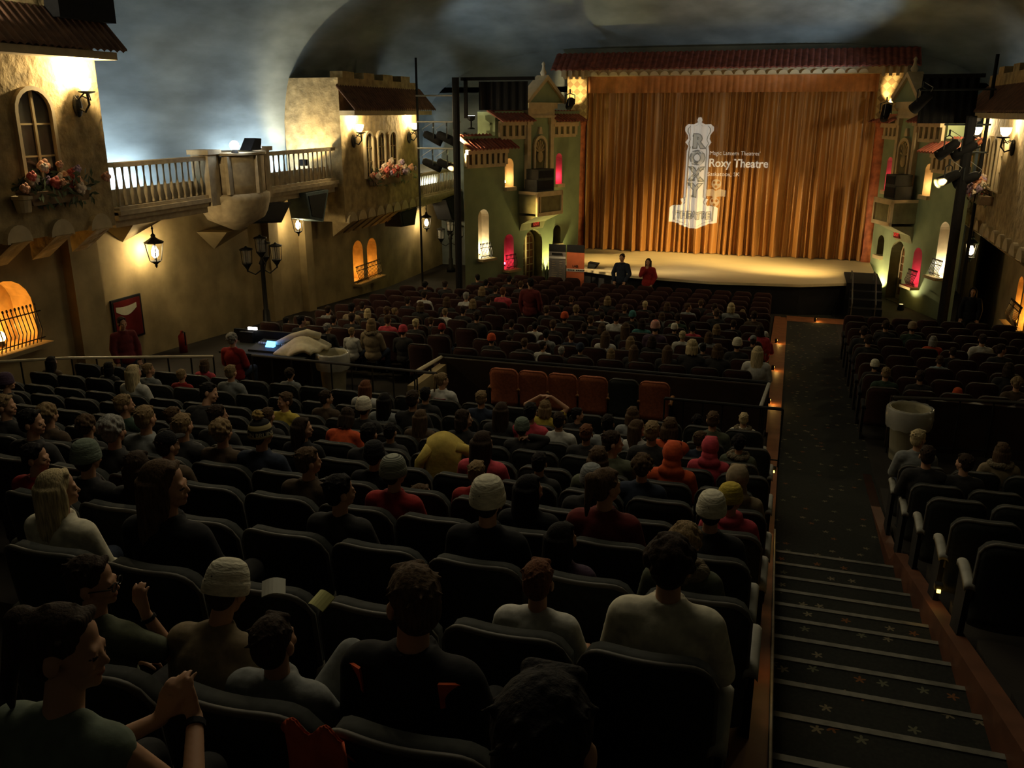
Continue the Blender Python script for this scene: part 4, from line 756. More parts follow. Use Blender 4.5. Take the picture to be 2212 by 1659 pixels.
def put_seat(P,x,y,z,label,group,endarm=False,rz=0):
    r=bpy.data.objects.new('theatre_seat',None); col.objects.link(r); r.location=(x,y,z); r.rotation_euler=(0,0,rz); tag(r,label,'seat',group)
    def ch(k,dx=0):
        o=bpy.data.objects.new(k,P[k]); col.objects.link(o); o.parent=r; o.location=(dx,0,0)
    ch('backrest');ch('piping');ch('cushion')
    for d in ((-.262,.262) if endarm else (-.262,)): ch('armrest',d);ch('standard',d)
    return r
ORD='zeroth first second third fourth fifth sixth seventh eighth ninth tenth eleventh twelfth thirteenth fourteenth fifteenth sixteenth seventeenth eighteenth nineteenth twentieth twenty-first twenty-second'.split()
def inview(x,y,z,m=.04):
    # is a point in front of the lens and inside the frame (used only to leave out seats nobody could see)
    c=cam.matrix_basis.inverted()@Vector((x,y,z))
    if c.z>-.25: return 0
    u=c.x/-c.z*1900/1106; v=c.y/-c.z*1900/829.5
    return 1/-c.z if abs(u)<1+m and abs(v)<1+m else 0
ROWR=[1.79,2.73,3.6,4.42,5.2,6.1,7.07,8.2,9.2,10.2,13.8,14.8,15.75,16.7,17.65,18.6,19.55,20.5,21.45,22.4]
ROWL=[15.2+.95*k for k in range(13)]
slots=[]
def phase(sect,r,base,pitch):
    xs=[p[2] for p in PEOPLE if p[0]==sect and p[1]==r]
    if not xs: return 0
    best=min((sum(min(((x-base-f)/pitch)%1,1-((x-base-f)/pitch)%1)**2 for x in xs),f) for f in [k*.03-.12 for k in range(9)])
    return best[1]
for r,y in enumerate(ROWU):
    f=phase('U',r,-.29,.525)
    if r==12:
        xs=[p[2] for p in PEOPLE if p[0]=='U' and p[1]==12]
        for k,x in enumerate(sorted(xs,reverse=True)): slots.append(('U',r,k,x,y,PU))
        continue
    for k in range(22):
        x=-.29+f*.5-.525*k
        if x>-11.2: slots.append(('U',r,k,x,y,PU))
for r,y in enumerate(ROWR):
    if r==10: continue
    far=r>=10
    for k in range(7 if far else 5):
        x=1.66+.54*k
        if x<(5.2 if far else 3.1): slots.append(('R',r,k,x,y,PC if far else PU))
for r,y in enumerate(ROWC):
    f=phase('C',r,-.6,.56)
    for k in range(10):
        slots.append(('C',r,k,-.6+f*.6-.56*k,y,PC))
for r,y in enumerate(ROWL):
    for k in range(8):
        x=-6.4-.56*k-.25*(r<2)
        if r==0 and x<-7: continue
        if y>23 and x<-9.2: continue
        slots.append(('L',r,k,x,y,PC))
vis=[(inview(s[3],s[4],FZ(s[4])+.9),s) for s in slots]; vis=sorted([v for v in vis if v[0]>0],key=lambda v:-v[0])
BL={'U':('upper block','rows of seats in the upper block'),'R':('right block','rows of seats right of the aisle'),'C':('lower centre block','rows of seats in the lower centre block'),'L':('lower left block','rows of seats in the lower left block')}
def rowname(s,r):
    if s=='U': return '%s row behind rail'%ORD[13-r]
    if s=='R': return ('%s row past bin'%ORD[r-10]) if r>=10 else ('%s row before bin'%ORD[10-r])
    if s=='L': return 'left block %s row'%ORD[r+1]
    return '%s row past partition'%ORD[r+1]
rest=MB()
for i,(_,s) in enumerate(vis):
    sec,r,k,x,y,P=s; z=FZ(y)
    if i<300:
        ref={'U':'from the carpeted aisle','R':'from the carpeted aisle','C':'left of the carpeted aisle','L':'from the gangway'}[sec]
        put_seat(P,x,y,z,'%s %s seat, %s, %s %s'%(BL[sec][0],'charcoal' if P is PU else 'maroon',rowname(sec,r),ORD[k+1],ref),BL[sec][1],(sec=='U' and k==0))
    else:
        for nm in ('backrest','cushion'):
            me=P[nm]; rest.add([(v.co.x+x,v.co.y+y,v.co.z+z) for v in me.vertices],[tuple(p.vertices) for p in me.polygons])
if rest.v: rest.obj('theatre_seats',M_seatr,None,True,label='farthest rows of maroon theatre seats near the stage',cat='seats',kind='stuff')
# six russet seats in front of the low partition
for k,x in enumerate((-4.49,-3.97,-3.45,-2.93,-2.41,-1.9)):
    put_seat(PSd if k==4 else PS,x,13.8,FZ(13.8),'%s of six empty seats before the partition, counted from the left, %s'%(ORD[k+1],'dark brown' if k==4 else 'russet fabric'),'six empty seats before the partition',True)
# ================================================================ RAILS, PARTITION, FURNITURE
b=MB(); b.box(-5.9,-.12,14.35,14.47,FZ(14.4),FZ(14.4)+.9); pa=b.obj('low_partition',mat('dark_brown_panel',(.03,.018,.012),.6,noise=.3,scale=3),None,label='long low dark partition behind the six empty seats',cat='partition')
b=MB(); b.tube([(-5.95,14.41,FZ(14.4)+.94),(-.1,14.41,FZ(14.4)+.94)],.03,8); b.obj('cap_rail',M_iron,pa)
def railing(pts,h,name,label,m=M_rail,n=6,r=.025,bars=True,mb=M_iron):
    t=thing(name,pts[0],label,'railing'); P=[Vector(p) for p in pts]; b=MB(); b.tube([p+Vector((0,0,h)) for p in P],r,8); b.obj('handrail',m,t)
    L=[0]
    for i in range(len(P)-1): L.append(L[-1]+(P[i+1]-P[i]).length)
    for k in range(n+1):
        d=L[-1]*k/n; i=max(j for j in range(len(P)-1) if L[j]<=d+1e-6); q=P[i].lerp(P[i+1],(d-L[i])/(L[i+1]-L[i]))
        b=MB(); b.tube([q,q+Vector((0,0,h))],.014,6); b.obj('rail_post',mb,t)
    if bars: b=MB(); b.tube([p+Vector((0,0,.12)) for p in P],.012,6); b.obj('lower_bar',mb,t)
    return t
railing([(-12.6,10.0,FZ(10.2)),(-11.2,11.15,FZ(10.7)),(-9.5,12.65,FZ(12.6))],.95,'painted_handrail','pale painted handrail sloping along the left gangway',n=11)
railing([(-1.6,12.75,FZ(12.6)),(.12,12.75,FZ(12.6))],.92,'iron_rail','black iron rail in front of the upper seats by the aisle',M_iron,6)
railing([(-8.95,13.0,FZ(12.9)),(-7.9,13.0,FZ(12.9)),(-5.4,12.95,FZ(12.9))],.95,'iron_rail','dark glossy rail in front of the white bin and side gangway',mat('glossy_dark_rail',(.09,.08,.07),.2,noise=.1,spec=.7),9)
railing([(-5.75,12.95,FZ(12.9)),(-5.9,14.5,FZ(14.4)-.06)],.95,'ramp_handrail','short pale sloping handrail at the left end of the six seats',n=2,r=.035)
b=MB(); b.box(-5.93,-5.78,12.95,14.4,FZ(13),FZ(13)+.7); b.obj('ramp_side_wall',M_stucco,None,label='ochre side wall under the short pale sloping handrail',cat='low wall')
railing([(-.2,12.8,FZ(12.8)),(-.12,14.5,FZ(14.4))],.92,'aisle_handrail','short white handrail at the aisle end of the partition',M_arm,2,.03)
railing([(1.75,14.2,FZ(14.2)),(3.3,14.5,FZ(14.4)),(5.2,14.6,FZ(14.4))],.93,'iron_rail','glossy dark rail behind the right-hand seats, above the bin',MATS['glossy_dark_rail'],7)
railing([(4.1,7.6,FZ(7.07)),(3.6,9.7,FZ(9.2)+.1)],1.05,'painted_handrail','pale handrail at the right edge beside the back seats',n=3,r=.03)
b=MB(); b.box(1.75,5.4,14.5,14.6,FZ(14.4),FZ(14.4)+.85); b.obj('right_partition',MATS['dark_brown_panel'],None,label='dark low partition on the right behind the lidless bin',cat='partition')
def bin_(x,y,r,h,label,s=1):
    z=FZ(y); t=thing('rubbish_bin',(x,y,z),label,'bin'); b=MB(); b.lathe((x,y,z),[(r*.72,0),(r*.74,.02),(r*.92,h-.06),(r*.98,h-.05),(r*1.0,h),(r*.93,h),(r*.9,h-.05),(r*.7,.05)],20); b.obj('bin_body',M_plas,t,True)
    for q in (0,PI):
        b=MB(); b.box(x+math.cos(q)*r*.96-.03,x+math.cos(q)*r*.96+.03,y-.07,y+.07,z+h*.75,z+h*.82); b.obj('bin_handle',M_plas,t)
    random.seed(2); b=MB(); n=40
    prof=[(.86,h-.25),(.95,h-.06),(1.06,h+.01),(1.12,h-.02),(1.14,h-.14),(1.1,h-.27),(1.07,h-.31)]
    vs=[];fs=[]
    for j,(k,zz) in enumerate(prof):
        for i in range(n):
            a=2*PI*i/n; rr=r*k*(1+.02*math.sin(i*2.9+j)*(j>1)); vs.append((x+rr*math.cos(a),y+rr*math.sin(a),z+zz+.008*math.sin(i*1.7)*(j in(2,6))))
    for j in range(len(prof)-1): fs+=[(j*n+i,j*n+(i+1)%n,(j+1)*n+(i+1)%n,(j+1)*n+i) for i in range(n)]
    b.add(vs,fs); b.obj('clear_liner_bag',mat('clear_plastic_bag',(.6,.58,.5),.2,noise=.1,alpha=.55,spec=.8),t,True)
bin_(-8.1,14.35,.29,.82,'beige bin with a clear liner bag beside the sound desk'); bin_(1.98,13.95,.3,.85,'beige bin with a clear liner bag right of the aisle')
# sound desk with coat
t=thing('sound_desk',(-9.0,14.3,FZ(14.3)),'dark sound desk with lit controls beside the left wall','desk'); z=FZ(14.3)
b=MB(); b.box(-10.2,-8.55,14.35,14.75,z,z+.74); b.obj('desk_body',M_black,t); b=MB(); b.box(-10.3,-8.45,13.9,14.8,z+.74,z+.78); b.obj('desk_top',M_dkgrey,t)
b=MB(); b.box(-10.3,-10.0,14.6,14.68,z+.78,z+1.0); b.box(-10.5,-8.45,14.72,14.8,z+.78,z+1.02); b.obj('desk_upstand',M_black,t)
k=thing('mixing_console',(-9.3,14.3,z+.78),'mixing console glowing blue on the sound desk','console'); b=MB(); b.prism([(14.05,z+.78),(14.6,z+.78),(14.6,z+.9),(14.05,z+.82)],-9.75,-9.0,0); b.obj('console_body',M_dkgrey,k)
b=MB(); b.add([(-9.47,14.22,z+.86),(-9.29,14.22,z+.86),(-9.29,14.30,z+.95),(-9.47,14.30,z+.95)],[(0,1,2,3)]); b.prism([(14.22,z+.84),(14.30,z+.84),(14.30,z+.945),(14.22,z+.855)],-9.47,-9.29,0); b.obj('blue_display',mat('blue_display',(.1,.35,1),emit=5,noise=0,ecol=(.1,.42,1)),k)
light('POINT',(-9.38,14.1,z+1.05),.8,(.2,.25,1),.05)
b=MB()
for i in range(14):
    b.box(-9.7+.05*i,-9.68+.05*i,14.34,14.38,z+.87,z+.9)
b.obj('fader',M_white,k)
for i,x in enumerate((-10.13,-10.02)):
    b=MB(); b.box(x,x+.085,14.66,14.7,z+1.04,z+1.09); b.obj('desk_lamp_slot',mat('desk_lamp_white',(1,.97,.9),emit=4,noise=0),t)
# cream coat thrown over the desk end
t=thing('draped_coat',(-8.7,14.4,z+.8),'cream winter coat thrown over the end of the sound desk','coat')
b=MB(); random.seed(1)
def coat(u,v):
    x=-9.15+.8*v+.1*u; y=14.05+.55*u; e=min(1,v/.25); h=.86+.2*math.sin(PI*min(1,v*.9+.05))*(.7+.3*math.sin(PI*u))
    zz=z+h+.025*math.sin(u*14)*e-.42*max(0,.35-u)*max(0,1-abs(v-.35)*2)*1.6
    return (x,y-.25*max(0,.3-u),zz)
b.sheet(coat,24,20,(0,0,-.06)); b.obj('coat_body',mat('cream_fleece',(.62,.55,.38),.95,noise=.1,scale=14,bump=.3),t,True)
b=MB(); b.tube([(-9.3,14.35,z+.9),(-9.0,14.42,z+1.04),(-8.7,14.5,z+1.12),(-8.45,14.55,z+1.06)],[.045,.06,.07,.065],10); b.obj('coat_sleeve',MATS['cream_fleece'],t,True)
# framed poster
t=thing('poster_frame',(-13.5,15.3,Z0-4.7),'dark red framed poster with a painted crescent of glare on the left wall','poster')
b=MB(TL); b.box(14.85,15.75,.0,.05,-4.75,-3.82); b.obj('frame',M_black,t); b=MB(TL); b.box(14.9,15.7,.05,.055,-4.7,-3.87); b.obj('poster_sheet',mat('dark_red_poster',(.12,.012,.012),.3,noise=.3,scale=3),t)
b=MB(TL); L=[(14.95+.07*k,-4.08-.12*math.sin(PI*k/9)+.0) for k in range(10)]+[(15.58-.07*k,-3.98-.03*math.sin(PI*k/9)) for k in range(10)]; b.prism(L,.055,.058,1); b.obj('glare_crescent',mat('painted_glare',(.55,.52,.38),.4,noise=.1),t)  # bright glare on the poster, painted as a pale crescent
# yellow fleece jacket over a seat back
YS=[p for p in PEOPLE if p[0]=='U']
t=thing('draped_jacket',(-2.9,7.1,FZ(7.07)+.9),'mustard yellow fleece jacket hung over a seat back','jacket'); yx,yy,yz=-2.85,7.02,FZ(7.07)+.98
b=MB(); b.sheet(lambda u,v:(yx-.17+.34*u+.05*(u-.5)*v,yy-.1+.22*v if v>.4 else yy-.1+.0*v,yz+.07+.09*math.sin(PI*u)-(.42*(.4-v)/.4 if v<.4 else -.06+.25*(v-.4)) ),16,12,(0,.03,-.02)); b.obj('jacket_body',mat('mustard_fleece',(.55,.42,.1),.95,noise=.15,scale=14,bump=.3),t,True)
b=MB(); b.tube([(yx-.13,yy-.06,yz+.06),(yx-.22,yy-.1,yz-.08),(yx-.25,yy-.12,yz-.32)],[.055,.05,.035],10); b.obj('jacket_sleeve',MATS['mustard_fleece'],t,True)
b=MB(); b.tube([(yx+.12,yy-.04,yz+.08),(yx+.2,yy-.02,yz+.06),(yx+.25,yy,yz+.0)],[.055,.05,.04],10); b.obj('jacket_sleeve',MATS['mustard_fleece'],t,True)

# small amber aisle lights on seat ends
for i,(x,y,lb) in enumerate(((.02,8.9,'by the mustard beanie'),(-.02,4.6,'by the olive jacket'),(.06,11.2,'below the cream coat'),(1.38,7.0,'on the right seats'),(-8.6,11.2,'far left in the upper block'))):
    zz=FZ(y)+(.42 if i<3 else .3 if i<4 else .42); t=thing('aisle_light',(x,y,zz),'tiny amber aisle light on a seat end %s'%lb,'aisle light'); b=MB(); b.box(x-.03,x+.03,y-.03,y+.03,zz,zz+.05); b.obj('hood',M_black,t); b=MB(); b.box(x-.014,x+.014,y-.045,y-.03,zz-.014,zz+.012); b.obj('lens',mat('amber_lens',(1,.6,.1),emit=6,noise=0,ecol=(1,.6,.1)),t)
    if i<4: light('POINT',(x+(.1 if x<1 else -.1),y,zz-.02),.22,AMBER,.03)
for i,(x,y,lb) in enumerate(((-.12,16.5,'beside the last maroon row'),(-.12,19.5,'a few rows past the partition'),(-.12,22.8,'near the front of the aisle'),(.9,26.75,'at the orange strip ending the aisle'))):  # amber lamps added to brighten the lower kerb and end strip
    zz=FZ(y)+.12; t=thing('aisle_light',(x,y,zz),'tiny added amber lamp %s'%lb,'aisle light'); b=MB(); b.box(x-.03,x+.03,y-.03,y+.03,zz-.12,zz+.03); b.obj('hood',M_black,t); b=MB(); b.box(x+.03,x+.034,y-.015,y+.015,zz-.01,zz+.01); b.obj('lens',MATS['amber_lens'],t); light('POINT',(x+.08,y,zz),1.6,AMBER,.03)
t=thing('draped_scarf',(-1.06,1.68,FZ(1.79)+.9),'crumpled red cloth hung over the seat back beside raised grey knees','cloth')
b=MB(); b.sheet(lambda u,v:(-1.14+.17*u+.02*math.sin(v*7),1.60+.11*v if v<.5 else 1.655+.05*(v-.5),FZ(1.79)+.985-(.26*(.5-v)/.5 if v<.5 else .16*(v-.5))+.02*math.sin(u*11)),14,14,(0,.012,-.006)); b.obj('cloth',mat('red_orange_cloth',(.5,.09,.04),.9,noise=.2,scale=14,bump=.3),t,True)
# papers and programmes
for i,(x,y,h,rz,c,lb) in enumerate(((-1.80,2.62,1.06,.5,'white_paper','white folded programme on the seat left of the bare-armed boy'),(-1.58,2.6,1.05,-.4,'yellow_paper','yellow leaflet beside the bare-armed boy'),(-.98,2.35,.98,.3,'green_paper','pale green card on the seat back by the grey shirt'))):
    t=MB(Matrix.Translation((x,y,FZ(y)+h-.1))@Matrix.Rotation(rz,4,'Z')@Matrix.Rotation(R(28),4,'X')); t.sheet(lambda u,v:(-.045+.09*u,-.035+.07*v,.02*math.sin(u*3)),6,4,(0,0,-.004)); t.obj('paper',mat(c,{'white_paper':(.6,.6,.52),'yellow_paper':(.5,.5,.2),'green_paper':(.22,.28,.18)}[c],.6,noise=.05),None,label=lb,cat='paper')
# ================================================================ PEOPLE
HEADP=Vector((0,.0,.66))
def head_prims(b,T):
    def P(p): return T@Vector(p)
    rot=T
    E=lambda c,r: b.ell(P(c),r,rot,n=18,m=12)
    E((0,-.008,.145),(.073,.092,.084)); E((0,.034,.085),(.059,.06,.085)); E((0,.044,.035),(.045,.044,.035)); E((0,.076,.02),(.02,.016,.016))
    b.cap(P((0,.088,.108)),.008,P((0,.105,.077)),.0115); b.cap(P((-.034,.082,.119)),.011,P((.034,.082,.119)),.011)
    for s in (-1,1):
        E((s*.077,-.006,.092),(.011,.024,.032)); E((s*.033,.067,.073),(.026,.024,.024)); E((s*.03,.084,.1),(.014,.01,.01))
    E((0,.09,.047),(.023,.011,.0085))
def hand(b,w,d,side,curl,k=1):
    d=d.normalized(); side=(side-d*side.dot(d)).normalized(); up=d.cross(side)
    if up.dot(curl)<0: up=-up
    for i in range(4):
        q=(i-1.5)*.019*k; b.cap(w+side*q*.6+d*.01,.014*k,w+side*q+d*.075*k,.013*k,8)
    for i,l in enumerate((.062,.074,.07,.054)):
        q=(i-1.5)*.0235*k; p0=w+side*q*.9+d*.078*k; p1=p0+(d*.85+up*.35+side*(i-1.5)*.07)*l*.52*k; p2=p1+(d*.35+up*.9+side*(i-1.5)*.03)*l*.5*k
        b.cap(p0,.0092*k,p1,.0085*k,8); b.cap(p1,.0085*k,p2,.0075*k,8)
    t0=w-side*.018*k+d*.02*k; t1=t0+(d*.6-side*.75+up*.25)*.045*k; t2=t1+(d*.8-side*.2+up*.5)*.035*k
    b.cap(t0,.014*k,t1,.0105*k,8); b.cap(t1,.0105*k,t2,.009*k,8)
SH=Vector((.175,-.03,.525))
POSES={'A':dict(l=((-.235,.03,.28),(-.10,.25,.17)),r=((.235,.03,.28),(.09,.24,.17))),
 'a':dict(l=((-.235,.02,.28),(-.10,.25,.18)),r=((.235,.04,.27),(.2,.25,.22))),
 'B':dict(l=((-.23,.04,.28),(-.08,.25,.18)),r=((.26,.14,.36),(.17,.1,.58))),
 'C':dict(l=((-.23,.03,.28),(-.1,.25,.17)),r=((.30,.08,.6),(.12,-.06,.68))),
 'D':dict(l=((-.33,.05,.76),(-.09,.03,.93)),r=((.33,.05,.76),(.09,.03,.93))),
 'E':dict(l=((-.23,.1,.3),(-.08,.3,.26)),r=((.23,.1,.3),(.08,.3,.26)),pitch=24),
 'F':dict(l=((-.2,.2,.27),(-.03,.40,.34)),r=((.24,.2,.24),(.085,.42,.36)),pitch=8),
 'K':dict(l=((-.235,.03,.28),(-.10,.25,.2)),r=((.235,.06,.28),(.14,.28,.3)),pitch=-6),
 'S':dict(l=((-.27,.02,.28),(-.18,.14,.06)),r=((.27,.0,.28),(.2,.12,.06)),stand=1),
 'W':dict(l=((-.26,-.02,.29),(-.17,.07,.07)),r=((.2,.14,.34),(.015,.2,.56)),stand=1),
 'N':dict(l=((-.24,.0,.28),(-.22,.08,.03)),r=((.24,.0,.28),(.22,.08,.03)),stand=1)}
YAWS=(-70,-40,-20,0,40,150)
def bucket(y): return min(YAWS,key=lambda q:abs(q-y))
def torso_T(pose): 
    a=POSES[pose].get('pitch',0); return Matrix.Translation((0,0,.08))@Matrix.Rotation(R(-a),4,'X')@Matrix.Translation((0,0,-.08))
def limbs(pose): 
    T=torso_T(pose); out=[]
    for s,k in ((-1,'l'),(1,'r')):
        e,w_=POSES[pose][k]; out.append((s,T@Vector((s*SH.x,SH.y,SH.z)),T@Vector(e),T@Vector(w_)))
    return T,out
def legs(pose):
    if pose=='K': return [(-1,Vector((-.07,.02,.085)),Vector((.14,.30,.50)),Vector((.2,.5,.14)),Vector((.22,.62,.08))),(1,Vector((.09,.02,.085)),Vector((.42,.26,.44)),Vector((.5,.44,.08)),Vector((.53,.56,.02)))]
    if POSES[pose].get('stand'): return [(s,Vector((s*.095,0,.06)),Vector((s*.11,.02,-.38)),Vector((s*.115,0,-.8)),Vector((s*.125,.13,-.85))) for s in (-1,1)]
    return [(s,Vector((s*.09,.02,.085)),Vector((s*.115,.44,.10)),Vector((s*.11,.45,-.33)),Vector((s*.12,.58,-.40))) for s in (-1,1)]
def torso_prims(b,T,g=0,coll=0):
    E=lambda c,r: b.ell(T@Vector(c),tuple(v+g for v in r),T,n=20,m=12)
    E((0,-.01,.27),(.148,.10,.16)); E((0,-.03,.42),(.165,.108,.17)); E((0,0,.11),(.165,.118,.12))
    b.cap(T@Vector((-.155,-.03,.525)),.062+g,T@Vector((.155,-.03,.525)),.062+g)
    b.cap(T@Vector((-.06,-.03,.56)),.05+g*.8,T@Vector((.06,-.03,.56)),.05+g*.8)
    if coll: b.lathe(T@Vector((0,-.012,.565)),[(.085,0),(.082,.04),(.074,.065),(.06,.05)],16)
SRC={}
def q_src(key,b,vox,sm=4):
    o=bpy.data.objects.new('src',b.mesh('src')); col.objects.link(o)
    m=o.modifiers.new('r','REMESH'); m.mode='VOXEL'; m.voxel_size=vox; m=o.modifiers.new('s','SMOOTH'); m.factor=.5; m.iterations=sm
    SRC[key]=o
def body_src(pose,yaw,vox):
    T,ls=limbs(pose); b=MB(); torso_prims(b,T)
    HT=T@Matrix.Translation(HEADP)@Matrix.Rotation(R(yaw),4,'Z'); 
    b.cap(T@Vector((0,-.025,.54)),.056,T@Vector((0,-.005,.70)),.05); head_prims(b,HT)
    for s,a,e,w_ in ls:
        b.cap(a,.05,e,.039); b.cap(e,.038,w_,.026)
        d=(w_-e).normalized(); hd={'D':Vector((-s,.0,.15)),'C':Vector((-s,-.1,-.1)) if s>0 else d,'F':Vector((-s*.35,.1,.75)),'B':(Vector((-.12,-.1,.95)) if s>0 else d),'W':(Vector((-.3,.0,.9)) if s>0 else d)}.get(pose,d)
        side=Vector((1,0,0)) if abs(hd.normalized().x)<.8 else Vector((0,1,0))
        b.cap(w_,.026,w_+hd.normalized()*.02,.024); hand(b,w_+hd.normalized()*.015,hd,side*s,{'F':Vector((-s,0,0)),'D':Vector((0,0,-1)),'S':Vector((-s,0,0)),'N':Vector((-s,0,0))}.get(pose,Vector((0,.2,-1))))
    for s,h,k,a,t in legs(pose):
        b.cap(h,.08,k,.055); b.cap(k,.054,a,.036); b.cap(a,.034,t,.028)
    q_src(('body',pose,yaw),b,vox)
def top_src(pose,kind,vox=.012):
    T,ls=limbs(pose); b=MB(); torso_prims(b,T,.022 if kind!='tank' else .012,kind in('long','coat'))
    for s,a,e,w_ in ls:
        if kind in('long','coat'):
            g=.02 if kind=='long' else .028; b.cap(a,.052+g,e,.042+g); b.cap(e,.042+g,e.lerp(w_,.93),.028+g)
        elif kind=='tee': b.cap(a,.068,a.lerp(e,.62),.066)
    if POSES[pose].get('stand') or kind=='coat': b.ell(T@Vector((0,0,.05)),(.19,.142,.13),n=20,m=12)
    q_src(('top',pose,kind),b,vox)
def trousers_src(pose):
    b=MB(); b.ell((0,0,.09),(.178,.13,.11),n=20,m=12)
    for s,h,k,a,t in legs(pose): b.cap(h,.095,k,.07); b.cap(k,.07,k.lerp(a,.95),.052)
    q_src(('trousers',pose),b,.014)
def shoes_src(pose):
    for s,h,k,a,t in legs(pose): b=MB(); b.cap(a+Vector((0,-.02,-.02)),.042,t+Vector((0,.02,-.0)),.036); b.cap(a+Vector((0,0,.02)),.04,a+Vector((0,0,-.03)),.042); q_src(('shoe',pose,s),b,.012)
def hair_src():
    random.seed(21)
    def base(b): b.ell((0,-.02,.152),(.083,.099,.087)); b.ell((0,-.05,.105),(.076,.06,.085)); b.cap((-.04,.05,.203),.018,(.04,.05,.203),.018)
    def tufts(b,n,r0,r1,zmin,jit):
        for k in range(n):
            a=random.uniform(0,6.28); t=random.uniform(0,1.45); c=Vector((.085*math.cos(a)*math.sin(t),-.02+.1*math.sin(a)*math.sin(t),.152+.088*math.cos(t)))
            if c.y>.06 and c.z<.19: continue
            d=(c-Vector((0,-.02,.13))).normalized(); b.cap(c-d*.016,r1*.8,c+d*jit*.5+Vector((random.uniform(-1,1),random.uniform(-1,.3),random.uniform(-1,.0)))*.02,r0*.7,6)
    b=MB(); base(b); tufts(b,90,.008,.015,0,.004); q_src('s',b,.006,3)
    b=MB(); base(b)
    for s in (-1,1): b.ell((s*.072,-.012,.085),(.024,.058,.1))
    b.ell((0,-.065,.06),(.085,.048,.10)); tufts(b,30,.008,.02,0,.006)
    for k in range(22): a=PI*(.98+1.04*k/21); b.cap((.088*math.cos(a),-.03+.085*math.sin(a)*.9,.1),.02,(.09*math.cos(a)+random.uniform(-.012,.012),-.03+.085*math.sin(a),-.02+random.uniform(-.02,.02)),.012,6)
    q_src('b',b,.008,2)
    b=MB(); base(b)
    for s in (-1,1): b.ell((s*.074,-.015,.06),(.024,.055,.13))
    for k in range(26): a=PI*(.95+1.1*k/25); b.cap((.086*math.cos(a),-.035+.08*math.sin(a),.13),.024,(.105*math.cos(a)+random.uniform(-.015,.015),-.055+.075*math.sin(a),-.17+random.uniform(-.07,.03)),.014,6)
    b.ell((0,-.085,-.04),(.095,.04,.15)); q_src('l',b,.009,2)
    b=MB(); base(b); b.ell((0,-.115,.185),(.05,.045,.045)); b.cap((0,-.125,.17),.035,(.01,-.15,.02),.022); b.cap((.01,-.15,.02),.024,(.0,-.15,-.06),.01); tufts(b,24,.007,.014,0,.01); q_src('p',b,.008,2)
    b=MB(); base(b)
    for k in range(110):
        a=random.uniform(0,6.28); t=random.uniform(0,1.9); c=Vector((.094*math.cos(a)*math.sin(t),-.03+.1*math.sin(a)*math.sin(t),.145+.096*math.cos(t)))
        if c.y>.055 and c.z<.19: continue
        b.ell(c,(random.uniform(.013,.024),)*3,n=8,m=5)
    q_src('f',b,.009,2)
    def kn(b):
        b.lathe((0,-.012,0),[(.001,.262),(.045,.256),(.075,.236),(.092,.2),(.098,.165),(.098,.15)],28,1.14); b.lathe((0,-.012,0),[(.094,.158),(.103,.152),(.105,.13),(.105,.105),(.1,.095),(.09,.1)],28,1.12)
    b=MB(); kn(b); b.ell((0,-.012,.2),(.07,.08,.05)); q_src('k',b,.007,2)
    b=MB(); kn(b); b.ell((0,-.012,.2),(.07,.08,.05))
    for k in range(70):
        d=Vector((random.gauss(0,1),random.gauss(0,1),random.gauss(0,1))).normalized(); b.cap((0,-.02,.295),.02,Vector((0,-.02,.295))+d*.05,.008,6)
    q_src('B',b,.007,1)
    b=MB(); b.ell((0,-.012,.165),(.084,.1,.085)); b.ell((0,.1,.168),(.07,.075,.010)); b.ell((0,-.012,.25),(.01,.01,.008)); q_src('c',b,.007,2)
    b=MB(); b.ell((0,-.03,.135),(.108,.12,.125)); b.ell((0,-.06,.02),(.1,.09,.1)); b.ell((0,-.09,-.05),(.14,.07,.08)); b.cap((-.07,.06,.06),.03,(-.05,.07,.2),.03); b.cap((.07,.06,.06),.03,(.05,.07,.2),.03); b.cap((-.05,.07,.2),.03,(.05,.07,.2),.03); q_src('h',b,.009,3)
HERO={'F'}
need=set(); tops=set(); spec_people=[('S',0),('W',0),('N',0),('N',40)]
for p in PEOPLE: need.add((p[8],bucket(p[7])))
need|={(a,bucket(y)) for a,y in spec_people}
for ps,yw in need: body_src(ps,yw,.0075)
TOPK={'a':'tee','F':'tank','D':'tee','B':'tee','C':'long'}
def topkind(ps,hat): return TOPK.get(ps,'coat' if hat in('h','B') else 'long')
for ps,kd in {(p[8],topkind(p[8],p[4])) for p in PEOPLE}|{(a,'coat') for a,_ in spec_people}|{('A','coat')}: top_src(ps,kd)
for ps in ('A','S','K'): trousers_src(ps); shoes_src(ps)
hair_src()
dg=bpy.context.evaluated_depsgraph_get(); ME={}
for k,o in SRC.items():
    me=bpy.data.meshes.new_from_object(o.evaluated_get(dg)); me.polygons.foreach_set('use_smooth',[True]*len(me.polygons)); ME[k]=me
for o in SRC.values(): m=o.data; bpy.data.objects.remove(o); bpy.data.meshes.remove(m)
M_skin=mat('skin',(.47,.26,.155),.6,noise=.08,scale=8); M_eye=mat('eye_dark',(.03,.02,.015),.25,noise=0); M_lip=mat('lip',(.36,.13,.09),.5,noise=0)
for k,me in ME.items():
    if k[0]=='body':
        for m in (M_skin,M_eye,M_lip): me.materials.append(m)
        IT=(torso_T(k[1])@Matrix.Translation(HEADP)@Matrix.Rotation(R(k[2]),4,'Z')).inverted()
        for p in me.polygons:
            c=IT@p.center
            if c.z>.02 and c.z<.2 and c.y>.07:
                if (abs(abs(c.x)-.03)/.013)**2+((c.z-.099)/.0065)**2<1: p.material_index=1
                elif (c.x/.022)**2+((c.z-.047)/.0075)**2<1: p.material_index=2
HC={'K':(.012,.010,.009),'D':(.035,.022,.014),'M':(.085,.052,.028),'L':(.22,.15,.075),'Y':(.50,.40,.22),'A':(.14,.055,.025),'E':(.26,.25,.22)}
